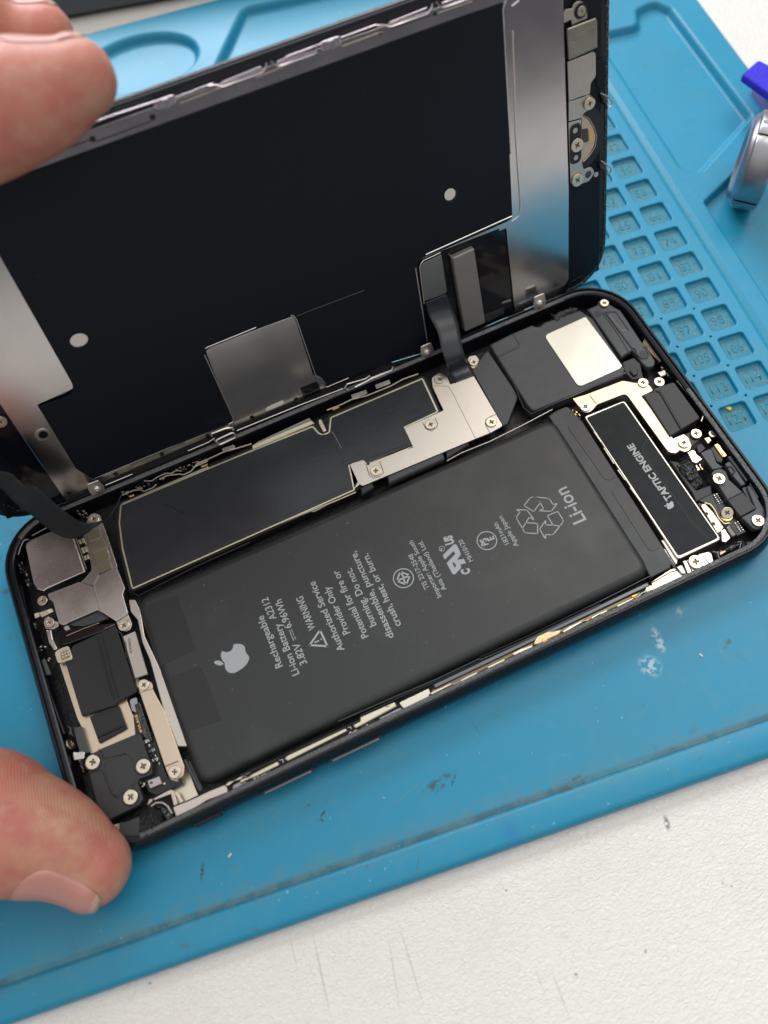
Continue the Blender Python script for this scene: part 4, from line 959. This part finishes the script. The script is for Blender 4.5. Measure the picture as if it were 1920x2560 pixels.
# beige plate, foam, ribbed cable
part('beige_plate', 'C 385,30 420,0 560,-60 900,100 890,206 832,240 822,262 912,478 780,560 585,610 530,440 500,380', 3.4, .8, WARM, .08)
part('foam_pad', 'f 181,1614,1 289,1563 343,1729 290,1758 287,1764 204,1790 164,1658', 4.5, 1.0, FOAM, .15)
rail('foam_ridge', 'f 245,1592 285,1748', 4.40, .25, FOAM); rail('foam_ridge', 'f 256,1588 296,1744', 4.40, .2, FOAM)
part('ribbed_cable', 'C 580,368 745,285 770,300 822,440 800,455 642,540', 3.95, .8, FOAM, .1)
rail('cable_fold', 'C 632,500 812,420', 3.95, .24, BLACK)
cp = part('contact_patch', 'B 190,1378,.8 370,1295,.8 400,1310 458,1480,.5 245,1545,.6', 4.9, .6, CREAM, .1); part('bronze_grid', 'B 275,1370,.2 380,1335,.2 412,1455,.2 300,1500,.2', 4.96, .1, mat('bronze',(.36,.26,.16),.4,1,bump=.2,bscale=1.6), .03, parent=cp)
for i in range(3):
    for j in range(3):
        X_, Y_ = px('B', 300+i*38+j*10, 1375+j*38-i*13); v = B(X_,Y_,4.98); plate('solder_bump', [(a,b,0) for a,b in circle(v.x,v.y,.26,12)], 4.9, 5.08, WARM, cp, .08)
chip = part('pale_chip', 'A 1010,1302 1118,1255 1222,1608 1115,1645', 4.6, .6, WHITEL, .05, r=.06)
cm_ = []
T('6D48R', 'A', (1062,1470),(1045,1330), .42, .01, 4.61, cm_); T('E080', 'A', (1095,1430),(1078,1310), .42, .01, 4.61, cm_)
link('printing', lift(join_me(cm_), 4.612), mat('dark_print',(.06,.055,.05),.6), chip, smooth=False)
rail('black_frame', 'A 980,1250 1010,1280 1120,1659', 4.5, .2, GLOSS)
part('steel_bar', 'C 890,165,.8 900,130,1 940,120,1 985,148,.8 992,192 1062,325 1195,690,.6 1192,750,1 1140,775,1 1095,760,.8 1068,690', 4.65, .5, WARM, .08)
rail('bar_bend', 'C 905,215 990,185', 4.66, .10, STEEL); rail('bar_bend', 'C 1070,690 1155,655', 4.66, .10, SCREWD)
sc('C 930,160', 4.65, 1.0); sc('C 1130,725', 4.65, 1.12)
part('grey_lens', 'C 835,255,.6 885,240,.4 895,300 900,345 855,330', 4.1, .5, mat('pale_grey_plastic',(.36,.37,.40),.35), .12)
part('crinkled_foil', 'C 870,290 905,270 990,530 930,500', 4.2, .4, GLUE, .12)
bd = part('board', 'C 860,340 905,330 1010,520 1060,690 1090,770 1150,790 1170,760,1 1190,800,1 1010,880,.5 960,850 900,700', 3.5, 1.2, PCB, .1)
gm_ = []; T('820-018', 'C', (930,462), (893,350), .62, .02, 3.52, gm_); link('printing', lift(join_me(gm_), 3.53), GOLD, bd, smooth=False)
mc = part('microphone', 'G 378,288 540,225 577,325 415,392', 4.2, .7, mat('pale_lilac_metal',(.50,.45,.46),.4,.6), .06); part('port_hole', 'G 410,305 445,295 455,325 420,335', 4.22, .05, BLACK, .01, parent=mc, r=.02)
part('gold_dot', 'G 590,315 625,305 635,335 600,345', 3.7, .3, GOLD, .06, r=.2)
# camera cover with three screws
cv = part('camera_bracket', 'C 550,640,.6 610,598,.6 650,575 895,472,.4 915,490 950,600 985,680,.4 990,740,.8 905,770 890,800 930,900,.6 900,940 690,1045,.6 645,1015', 5.0, 1.8, DGREY, .2)
part('raised_square', 'C 668,675,.8 818,605,.8 850,640 882,770,.8 855,830 745,890,.8 715,840', 5.15, .3, DGREY, .12, parent=cv)
rail('groove', 'C 560,740 660,710 720,870 770,900', 5.02, .07, BLACK, cv); rail('groove', 'C 640,575 675,640 820,605', 5.02, .07, BLACK, cv)
for s in ('C 605,665','C 932,690','C 850,890'):
    x,y,_ = parse(s)[0]; v = B(x,y,4.9); plate('screw_well', [(a,b,0) for a,b in circle(v.x,v.y,1.55)], 4.9, 5.05, BLACK, cv, .05)
    screw(PH, (v.x,v.y,5.0), 1.28)
sc('C 755,1110', 4.4, 1.1); part('screw_tab', 'C 690,1085 790,1050,.2 800,1090 770,1150 700,1130', 4.3, .5, CREAM, .08)
v = B(*px('C',455,548),4.0); screw(PH, (v.x,v.y,4.0), 1.0, tilt=(0,rad(62),0)); part('side_tab', 'C 470,600 550,595 545,640 480,650', 4.4, .5, STEEL, .08); part('side_tab','C 470,440 530,430 580,600 520,610',4.3,1.2,GREY,.12)
# left side wall details
rail('side_tube', 'A 175,880 300,1500 330,1659', 5.0, .3, GLOSS); rail('side_tube', 'C 260,10 330,230 420,480', 5.1, .24, GLOSS); part('grey_strip', 'C 265,0 290,-10 330,90 300,100', 4.8, .8, GREY, .15)
for s in ('A 135,690 165,680 190,760 150,740','A 260,1180 300,1170 310,1240 270,1230','C 430,420 470,430 480,500 440,490','C 500,640 540,650 560,740 520,740'): dome('glue_blob', PZ(s,5.0), 4.1, 1.0, GLUE, PH, edge=.4)
# front left corner
part('corner_pad', 'G -20,870 60,860 270,780 280,1080,.5 120,1200 20,1130', 5.3, 1.4, DGREY, .15)
x0 = parse('G 260,840 480,700 740,860 560,1000 290,1120')
dome('torn_adhesive', PZ('G 265,830,.3 330,760 440,720 560,860 720,880 620,980 450,1060 290,1100 250,1000', 5.5), 4.9, .75, mat('torn_black_adhesive',(.03,.03,.032),.4,bump=1.2,bscale=1.8), PH, .9, 2.2, .12, .3)
dome('glue_blob', PZ('G 430,640,.5 560,600 680,660 740,800,.5 640,880,.6 560,800 540,700', 5.5), 5.5-1.2, 1.2*1.1, GLUE, PH)
rail('ring_edge', 'G 430,640 500,590 590,590 660,640 720,740', 5.2, .2, ROUGHST)
part('cast_rail', 'G 728,655 755,640 1000,540 1220,435 1440,345,.2 1480,380 1490,450,.2 1200,560 860,780 785,815', 4.8, 1.6, ROUGHST, .12)
part('cast_rail', 'G 1440,350 1500,300 1659,255 H 70,760 0,800 G 1560,310 1500,360', 4.7, 1.4, STEEL2, .12)
part('cast_arm', 'G 455,535 600,455 700,405,.6 740,420 800,600 745,640 700,470 470,560', 4.5, .8, ROUGHST, .1); part('pale_block', 'G 745,440 790,430 870,580 830,600', 4.0, .8, CREAM, .08)
part('glue_thread', 'G 370,630 400,550 440,530 450,560 410,600', 4.6, .3, mat('pale_glue',(.5,.52,.45),.3), .1)
# buttons on the front edge
BTN = mat('button_anodised', (.16,.16,.17), .33, .8)
bm_ = [(17.9,22.6,BLACK),(30.2,39.3,BTN),(42.8,52.2,BTN)]
for k, (a, b, m_) in enumerate(bm_):
    me = curve_mesh([fillet([(a,3.0,.6),(b,3.0,.6),(b,4.15,.6),(a,4.15,.6)],6)], 0, .55, .12); me.transform(Matrix.Rotation(rad(90),4,'X')); me.transform(Matrix.Translation((0,-.82,0)))
    link('mute_switch' if k == 0 else 'volume_button', me, FRAME if k == 0 else BTN, PH)
    me = curve_mesh([fillet([(a-.8,2.75,.8),(b+.8,2.75,.8),(b+.8,4.4,.8),(a-.8,4.4,.8)],6)], 0, .2, .05); me.transform(Matrix.Rotation(rad(90),4,'X')); me.transform(Matrix.Translation((0,-.80,0)))
    link('button_recess', me, BLACK, PH)
# ================================================================== RAISED DISPLAY
DE = empty('display_panel', (0,0,0), 'raised display panel leaning open behind the phone, dark metal backing facing the viewer', 'display'); DE.matrix_world = MD
def dpart(name, s, wt, th, m, bev=.06, parent=None, off=0.0, r=.12, holes=()):
    p_ = PD(s, wt) if isinstance(s, str) else s
    p_ = [(q[0],q[1],(q[2] if len(q) > 2 and q[2] else r)) for q in p_]
    return plate(name, p_, wt-th, wt, m, DE if parent is None else parent, bev, holes, offset=off)
def dtube(name, s, w, r, m, parent=None):
    return tube(name, [D(x,y,w) for x,y,_ in parse(s)], r, m, DE if parent is None else parent)
DL, DW = 138.0, 66.9
def dl(i, r=10.5): return [(i,i,r-i),(DL-i,i,r-i),(DL-i,DW-i,r-i),(i,DW-i,r-i)]
def dplate(name, ins, w0, w1, m, bev): 
    return link(name, curve_mesh([fillet(dl(ins), 12)], w0, w1, bev), m, DE)
dplate('cover_glass', 0, -1.5, -.35, GLOSS, .3)
dplate('panel_frame', .35, -.42, 0.0, BLACK, .12)
# ragged adhesive left along the edges of the frame
def dstrip(name, pts, wd_, h, m):
    bm = bmesh.new(); rows = []
    P_ = [Vector(p) for p in pts]; Q_ = []
    for a, b in zip(P_, P_[1:]):
        k = max(1, int((b-a).length/.25)); Q_ += [a.lerp(b, j/k) for j in range(k)]
    for i, p in enumerate(Q_):
        a = Q_[max(i-1,0)]; b = Q_[min(i+1,len(Q_)-1)]; t_ = (b-a).normalized(); nn = Vector((-t_.y,t_.x)); row = []
        for j in range(7):
            s = j/6*2-1; q = p+nn*(s*wd_/2*(1+.5*noise.noise(Vector((p.x*.6,p.y*.6,s*2)))))
            row.append(bm.verts.new((q.x,q.y,(0.0 if j in (0,6) else max(0,h*(.6+.8*noise.noise(Vector((q.x*2,q.y*2,2)))))))))
        rows.append(row)
    for a, b in zip(rows, rows[1:]):
        for j in range(6): bm.faces.new((a[j],b[j],b[j+1],a[j+1]))
    bmesh.ops.recalc_face_normals(bm, faces=bm.faces[:]); me = bpy.data.meshes.new('x'); bm.to_mesh(me); bm.free(); return link(name, me, m, DE)
ring = [Vector((p.x,p.y)) for p in fillet(dl(.75), 10)]
right = [p for p in ring if p.x > 118]; right.sort(key=lambda p: (p.y)); 
dstrip('torn_adhesive', [(128,.8),(132,1.4),(135,3.6),(136.7,7),(137.2,11),(137.2,60)], .7, .28, GLUE)
dstrip('torn_adhesive', [(2,12),(3,7),(6,3),(11,1)], .9, .3, GLUE)
# black LCD base under everything
dpart('screen_module', [(3,2.2),(128.3,2.2),(128.3,62.8),(3,62.8)], .22, .3, GLOSS, .05)
dpart('screen_module_end', [(122,3),(136,3),(136,64),(122,64)], .12, .2, DSHEET, .05)
# steel backing in three pieces, black sheet on top
UL, VT = 27.1, 62.3
SIL_L = [(14.4,.9,.3),(18.3,.35,.3),(21.2,.5,.3),(21.6,2.6,.5),(19.5,7.5,.3),(19.8,24.0,.2),(27.5,24.4,1.5),(27.4,64.0,.3),(14.4,64.0,.3)]
dpart('left_plate', SIL_L, .62, .32, PLATE, .07)
RP = [(114.6,22.2,.2),(114.7,19,0.1),(115.0,1.6,.2),(119.3,1.2,.3),(124,.8,.3),(128.2,3.6,1.2),(128.7,25,.1),(128.3,64.3,.5),(114.5,64.3,.1),(117.0,62,.2),(117.6,24.0,1.2)]
dpart('right_plate', [(114.6,21.9,.2),(115.0,1.6,.3),(119.3,1.2,.3),(125.5,1.3,.4),(128.2,4.2,1.2),(128.7,25,.1),(128.2,64.3,.6),(113.0,64.3,.1),(113.0,21.9,.1)], .62, .32, PLATE, .07)
# thin steel border strips: far edge and near edge
dpart('border_strip', [(12,62.0),(113.5,62.0),(113.5,64.4,.3),(86,64.7,.3),(60,64.7,.3),(55.5,64.7,.2),(54.5,64.7,.5),(12,64.6,.2)], .60, .28, PLATE, .06)
dpart('border_strip', [(19,.7),(50,.9),(52,1.0),(94.6,1.0),(94.9,22.0),(95.2,22.6,1.2),(114.0,22.4),(114.0,23.2,.1),(95.3,23.4,1.4),(94.0,21.4,.2),(93.6,2.9,.2),(72.8,3.2,.4),(70.8,3.2,.3),(50,3.6),(21.5,3.6)], .60, .28, PLATE, .06)
dpart('centre_tab', [(50.8,1.0),(72.5,1.0),(72.3,3.0,.4),(71.3,4.9,.5),(69.6,6.4,.3),(69.6,21.4,.9),(51.2,22.0,1.1),(50.8,3.4,.2)], .70, .2, PLATE, .07)
SH = 'Z 503,888,2.6 250,975 500,1380 590,1440,.4 1480,1090 1512,1068,.4 1312,614,1.9 D 244,376,1.6 370,770 430,795,.4 450,852,.4 560,815 1050,600 U 285,1085 150,215,2.4 430,110 h 1625,1437 1662,1412,2.4'
bs = PD(SH, .75)
bs = bs+[(117.1,62.0,.2),(UL+.25,62.0,.2)]
shp = dpart('black_sheet', bs, .78, .2, DSHEET, .05)
for m_ in (DSHEET,):
    pass
dtube('scratch', 'D 265,390 330,362 440,320 560,275 700,222', .785, .028, mat('fine_scratch',(.20,.18,.17),.5), shp)
# peep holes in the sheet: bright discs set below the surface
def disc(s, rr, w, m, nm, stretch=1.0, deep=None):
    x,y,_ = parse(s)[0]; v = D(x,y,w); pts = [(v.x+rr*stretch*math.cos(2*math.pi*i/28), v.y+rr*math.sin(2*math.pi*i/28), 0) for i in range(28)]
    return plate(nm, pts, w-.06, w, m, shp, .01)
disc('h 1263,1266', 1.32, .80, BLACK, 'peep_hole_wall'); disc('h 1257,1260', 1.12, .815, WHITEL if False else mat('peep_cream',(.80,.76,.70),.5), 'peep_hole')
disc('Z 512,546', 1.28, .80, STEEL, 'peep_hole_rim', 1.22); disc('Z 510,543', 1.16, .82, mat('peep_cream',(.80,.76,.70),.5), 'peep_hole', 1.22)
# small dimples along the borders
for s in ('Z 448,1537','Z 750,1412','Z 1050,1285','Z 1345,1165','Z 1632,1045','D 258,928','R 990,760','R 602,903','R 207,1048','Q 658,493'):
    x,y,_ = parse(s)[0]; v = D(x,y,.7); plate('dimple', [(a,b,0) for a,b in circle(v.x,v.y,.46,16)], .60, .72, BLACK, DE, .03)
for s in ('h 808,212','h 1160,90'):
    x,y,_ = parse(s)[0]; v = D(x,y,.7); plate('dimple', [(a,b,0) for a,b in circle(v.x,v.y,.30,12)], .60, .66, BLACK, DE, .02)
x,y,_ = parse('Z 277,1158')[0]; v = D(x,y,.7); plate('grommet', [(a,b,0) for a,b in circle(v.x,v.y,1.35)], .6, .78, STEEL, DE, .08); plate('grommet_hole', [(a,b,0) for a,b in circle(v.x+.1,v.y,.85)], .7, .80, GLOSS, DE, .02)
dpart('slot', 'D 60,995,.3 75,980 175,935,.3 188,950,.3 170,965 70,1005,.3', .76, .06, mat('peep_cream',(.80,.76,.70),.5), .02, r=.3)
dpart('notch_pad', 'D 285,855,.4 395,810,.3 425,880,.2 310,925', .74, .05, GLOSS, .02)
# pressed ridges
for s in ('D 225,383 245,388 262,410 385,770 420,790 445,820 455,850 600,790','Z 1330,600 1345,590 1659,462','Z 1325,640 1510,1050 1510,1075 1480,1090','U 250,660 205,280 215,250 240,215 420,130','h 1620,0 1600,60 1650,1000','Y 0,40 45,5','Y 5,200 25,900 55,1340 45,1400 0,1435'):
    dtube('pressed_ridge', s, .72, .12, BRIGHT)
dtube('pressed_ridge', 'U 160,290 285,1060', .72, .16, BRIGHT); dtube('pressed_ridge', 'h 1100,1650 1659,1400', .74, .16, BRIGHT)
dtube('inner_slot', 'R 20,1128 210,1050', .70, .05, BLACK); dtube('inner_slot', 'R 625,920 985,785', .70, .05, BLACK); dtube('inner_slot', 'R 230,1040 590,905', .70, .05, BLACK)
dtube('inner_slot', 'R 1170,670 1550,520', .70, .05, CREAM); dtube('inner_slot', 'h 0,505 400,340', .70, .05, CREAM); dtube('inner_slot', 'h 560,300 820,205', .70, .05, CREAM); dtube('inner_slot', 'h 870,190 1150,95', .70, .05, BLACK); dtube('inner_slot', 'h 1180,85 1400,10', .70, .05, CREAM)
# clips of the far edge
CLM = mat('pinkish_clip', (.80,.70,.76), .25, 1)
def clip(pts, w=1.1, r=.17): return tube('edge_clip', [Vector((u,v,w)) for u,v in pts], r, CLM, DE)
for u0 in (69.0, 97.2):
    clip([(u0-2.2,65.2),(u0-1.0,64.9),(u0,64.3),(u0+6.5,64.3),(u0+7.3,64.9),(u0+7.6,65.5)]); clip([(u0,64.9),(u0+6.6,65.1)], .9, .10)
    u1 = u0+8.8; clip([(u1-.6,65.5),(u1,64.7),(u1+.5,64.35),(u1+6.3,64.3),(u1+7.0,64.9),(u1+7.0,65.6)]); clip([(u1+.4,65.0),(u1+6.8,65.2)], .9, .10)
dtube('edge_wire', 'R 600,800 700,760 1000,660', .9, .16, CLM); dtube('edge_wire', 'R 1140,630 1380,540', .9, .12, CLM); dtube('edge_wire', 'h 190,370 420,285', .9, .12, CLM); dtube('edge_wire', 'h 550,245 780,160', .9, .12, CLM); dtube('edge_wire', 'h 1220,15 1400,-40', .9, .12, CLM)
def lug(u, v, rr=1.0, w=.75):
    e = plate('lug', [(a,b,0) for a,b in circle(u,v,rr*1.22,20)], w-.2, w, STEEL, DE, .08)
    plate('lug_rivet', [(a,b,0) for a,b in circle(u,v,rr*.72,20)], w, w+.35, STEEL, DE, .16); plate('lug_centre', [(a,b,0) for a,b in circle(u,v,rr*.36,14)], w+.2, w+.5, STEEL2, DE, .08)
for s in ('R 1075,662','h 488,282'):
    x,y,_ = parse(s)[0]; v = D(x,y,.9)
    plate('lug', [(v.x-1.7,v.y-.75,.7),(v.x+1.5,v.y-.75,.7),(v.x+1.7,v.y+.7,.5),(v.x-1.9,v.y+.7,.5)], .7, 1.0, CLM, DE, .12); plate('lug_rivet', [(a,b,0) for a,b in circle(v.x,v.y-.1,.75,18)], 1.0, 1.3, STEEL, DE, .12)
for s in ('T 1262,352','U 292,1180','U 1458,670'):
    x,y,_ = parse(s)[0]; v = D(x,y,2.9)
    plate('lug', [(v.x-1.5,v.y+.2,.2),(v.x-1.3,v.y-1.0,1.2),(v.x+1.3,v.y-1.0,1.2),(v.x+1.5,v.y+.2,.2),(v.x+1.2,v.y+2.2,.4),(v.x-1.2,v.y+2.2,.4)], 2.3, 2.6, BRIGHT, DE, .12)
    plate('lug_rivet', [(a,b,0) for a,b in circle(v.x,v.y,.85,20)], 2.6, 3.0, BRIGHT, DE, .2); plate('lug_centre', [(a,b,0) for a,b in circle(v.x,v.y,.4,14)], 2.95, 3.2, STEEL, DE, .1)
# loops of the near edge
dtube('edge_loop', 'Q 215,700 215,670 370,615 440,610 455,630', 2.4, .24, BRIGHT); dtube('edge_loop', 'Q 250,745 280,785 310,790 470,715 480,690 450,665 420,670 280,735 265,755', 2.5, .22, BRIGHT)
dtube('edge_loop', 'D 590,830 575,855 600,870 720,810 735,800 880,740 888,715', 2.5, .21, BRIGHT); dtube('edge_loop', 'D 590,830 710,795 735,775 745,790 860,745', 2.4, .14, BRIGHT)
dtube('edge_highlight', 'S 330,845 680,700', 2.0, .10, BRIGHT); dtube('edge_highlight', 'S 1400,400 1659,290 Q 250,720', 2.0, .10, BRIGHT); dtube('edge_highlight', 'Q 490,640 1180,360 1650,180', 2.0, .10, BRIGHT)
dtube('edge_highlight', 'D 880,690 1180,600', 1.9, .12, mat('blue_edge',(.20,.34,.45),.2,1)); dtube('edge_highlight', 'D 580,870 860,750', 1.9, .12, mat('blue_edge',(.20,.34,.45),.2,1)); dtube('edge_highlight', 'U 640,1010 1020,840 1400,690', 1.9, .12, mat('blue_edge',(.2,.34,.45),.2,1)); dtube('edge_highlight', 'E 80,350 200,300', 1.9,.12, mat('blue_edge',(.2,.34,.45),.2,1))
# connector cavity on the right
dpart('cavity_board', 'U 430,150 800,0 1110,-10 1150,600 1190,750 650,980 480,560', .34, .1, GLOSS, .03)
dpart('flex_cover', 'U 255,635 215,275,1.0 240,240,1.0 430,150 488,530,1.0 470,560', .80, .15, mat('grey_cover',(.30,.31,.31),.33,.9,bump=.01,bscale=6), .05)
cb = dpart('connector_block', 'U 525,170 560,185 770,90 775,115 888,860,.4 675,955,.4 545,200', 1.9, 1.5, mat('brown_grey_connector',(.30,.285,.27),.42,.5,bump=.03,bscale=4,var=.1,vscale=1), .25)
dpart('flex_layer', 'U 870,780 1075,700 1080,760 900,860', .5, .1, DGREY, .03); dpart('copper_corner', 'U 1040,665 1100,630 1155,615 1150,640', .55, .1, ROUGHST, .03)
# right end: bracket, sensor plates, button
R1 = dpart('end_bracket', 'V 320,160 345,110 415,100 440,40,1 510,5,1.3 585,55,1 592,212 415,290 408,225 325,265', .75, .3, STEEL2, .08)
x,y,_ = parse('V 515,128')[0]; v = D(x,y,.8); plate('screw_well', [(a,b,0) for a,b in circle(v.x,v.y,1.25)], .74, .82, BLACK, DE, .02)
def dscrew(s, w, r_):
    x,y,_ = parse(s)[0]; v = D(x,y,w); o = bpy.data.objects.new('screw', SCM); COL.objects.link(o); o.parent = DE; o.location = (v.x,v.y,w); o.scale = (r_,r_,r_); o.rotation_euler = (0,0,random.random()*3)
dscrew('V 520,125', .82, .8); dscrew('V 610,1190', .95, 1.15)
dpart('shield_plate', 'V 367,335,.1 690,210,.1 705,250 707,550,.2 385,695', 1.4, .7, mat('worn_nickel',(.42,.40,.34),.30,1,bump=.02,bscale=2,var=.12,vscale=.5), .14)
dpart('home_plate', 'V 365,715 660,595,.3 688,620 690,880,.8 632,960,.6 622,1080 380,1165', .9, .4, STEEL2, .07)
dpart('home_plate', 'V 378,1175 560,1115 620,1085,1 675,1140,1.2 670,1230,1.2 545,1310,.6 530,1360 378,1400', .85, .4, STEEL2, .07)
hc = D(*px('V',500,1600)); hb_ = dpart('home_button_seat', [(hc.x+6.3*math.cos(a)*.80, hc.y+6.3*math.sin(a), 0) for a in [2*math.pi*i/40 for i in range(40)]], .38, .3, BLACK, .06)
dpart('home_button_back', 'V 528,1335 600,1375,.5 655,1460,1 690,1570,1.5 670,1680,1.5 600,1800,1 530,1870', .52, .2, mat('beige_ceramic',(.62,.52,.40),.4,.3), .06)
dtube('button_rim', 'V 540,1325 610,1365 665,1455 700,1570 680,1690 610,1800 545,1865', .55, .10, WARM)
dpart('button_slot', 'V 530,1492 600,1478,.2 607,1630 530,1650', .6, .1, GLOSS, .03); dpart('gold_comb', 'V 610,1490 655,1480 660,1640 615,1655', .6, .1, GOLD, .03)
dpart('home_plate', 'V 375,1415 522,1375 532,1885 550,1955,.6 640,1920,1 682,1990,1 610,2090,.6 440,2150,.8 398,2110', .80, .35, STEEL2, .07)
pa, pb = D(*px('V',456,1500),.88), D(*px('V',458,1822),.88)
dpart('black_pad', [(pb.x-1.25,pb.y-1.1,1.2),(pb.x+1.2,pb.y-1.1,1.2),(pa.x+1.25,pa.y+1.2,1.2),(pa.x-1.2,pa.y+1.2,1.2)], .88, .12, BLACK, .04)
for s in ('V 453,1505','V 461,1818','V 695,2012'):
    x,y,_ = parse(s)[0]; v = D(x,y,.9); plate('peg_hole', [(a,b,0) for a,b in circle(v.x,v.y,.5,14)], .8, .92, WHITEL, DE, .02)
x,y,_ = parse('V 603,2010')[0]; v = D(x,y,.82); plate('peg_hole', [(a,b,0) for a,b in circle(v.x,v.y,.72,18)], .76, .84, GLOSS, DE, .02)
dscrew('V 465,1668', .92, 1.32); dscrew('V 470,2070', .85, 1.3)
for s in ('V 740,1070 800,1100 850,1130 880,1180 870,1220 830,1235 815,1190','V 745,1850 800,1890 850,1920 868,1960 850,2000 810,1990'):
    dtube('wire_hook', s, 1.5, .15, STEEL)
dpart('glue_blob', 'V 740,1085 800,1110 840,1160 820,1240 780,1200', .9, .8, GLUE, .3, r=.4); dpart('glue_blob', 'V 730,1880 800,1900 830,1960 790,2000 740,1950', .9, .8, GLUE, .3, r=.4)
dpart('flex_layer', 'V 700,700 770,660 800,900 800,1050 720,1010 690,960', .3, .15, DSHEET, .04); pass
dpart('end_clip', 'E 380,170 450,130 460,150 400,185', .4, .3, GLOSS, .08); dtube('left_wire', 'S -180,1030 -100,1010 60,930', .6, .1, GLOSS)
v = D(*px('Z',0,1070),.6); screw_o = bpy.data.objects.new('screw', SCM); COL.objects.link(screw_o); screw_o.parent = DE; screw_o.location = (v.x,v.y,.6); screw_o.scale = (1.2,1.2,1.2)

# ================================================================== ribbon cables between both halves
def ribbon(name, A_, B_, m, label, th=.12):
    def cr2(P_, n=8):
        out = []
        for i in range(len(P_)-1):
            a,b,c,d = P_[max(i-1,0)],P_[i],P_[i+1],P_[min(i+2,len(P_)-1)]
            for k in range(n):
                s = k/n; out.append(.5*((2*b)+(c-a)*s+(2*a-5*b+4*c-d)*s*s+(3*b-a-3*c+d)*s**3))
        out.append(P_[-1]); return out
    A_, B_ = cr2(A_), cr2(B_); bm = bmesh.new(); g = []
    for a, b in zip(A_, B_): g.append([bm.verts.new(a.lerp(b, j/6)) for j in range(7)])
    for a, b in zip(g, g[1:]):
        for j in range(6): bm.faces.new((a[j],a[j+1],b[j+1],b[j]))
    me = bpy.data.meshes.new('rib'); bm.to_mesh(me); bm.free()
    o = link(name, me, m); sm = o.modifiers.new('s','SOLIDIFY'); sm.thickness = th; sm.offset = 0
    o['label'] = label; o['category'] = 'ribbon cable'; o['group'] = 'ribbon cables joining display and phone'; return o
def PX(k, x, y): return px(k, x, y)
def dw(k, x, y, w): return MD @ D(*px(k,x,y), w)
LA = [dw('U',262,650,1.0), BY(*px('U',300,780),69.6), BY(*px('U',385,950),66.2), BY(*px('U',430,1130),62.8), BY(*px('U',475,1270),60.6), B(*px('U',520,1380),5.3), B(*px('U',566,1485),4.95)]
LB = [dw('U',482,560,1.0), BY(*px('U',545,700),69.6), BY(*px('U',605,880),66.2), BY(*px('U',635,1060),62.8), BY(*px('U',670,1190),60.6), B(*px('U',715,1290),5.3), B(*px('U',775,1405),4.95)]
ribbon('ribbon_cable', LA, LB, mat('ribbon_glossy',(.030,.033,.040),.26,var=.15,vscale=.3), 'short straight black ribbon cable from display down to the light metal bracket')
YS = [68.3,67.0,65.2,62.8,60.6,59.0,58.2,58.0]
up_ = [('T',-260,60),('T',120,115),('T',290,250),('T',470,300),('T',700,500),('T',900,660),('T',1090,762),('T',1320,738)]
lo_ = [('T',-330,180),('T',0,312),('T',200,505),('T',420,670),('T',640,850),('T',830,950),('T',1040,945),('T',1325,758)]
ribbon('ribbon_cable', [BY(*px(*q), Y) for q, Y in zip(up_, YS)], [BY(*px(*q), Y-.8) for q, Y in zip(lo_, YS)], RIBBON, 'long curved matte black ribbon cable sagging between display and phone at the left')
# peeled corner of the graphite sheet
pe = [('T',1320,745),('T',1430,640),('T',1520,500),('T',1568,395)]; pf = [('T',1330,765),('T',1445,655),('T',1530,520),('T',1572,400)]
bm = bmesh.new(); rw = [[bm.verts.new(B(*px(*q), 5.0+1.2*i)) for q in (a_, b_)] for i, (a_, b_) in enumerate(zip(pe, pf))]
for a, b in zip(rw, rw[1:]): bm.faces.new((a[0],a[1],b[1],b[0]))
me = bpy.data.meshes.new('peel'); bm.to_mesh(me); bm.free(); o = link('peeled_edge', me, RIBBON, sh); sm = o.modifiers.new('s','SOLIDIFY'); sm.thickness = .12
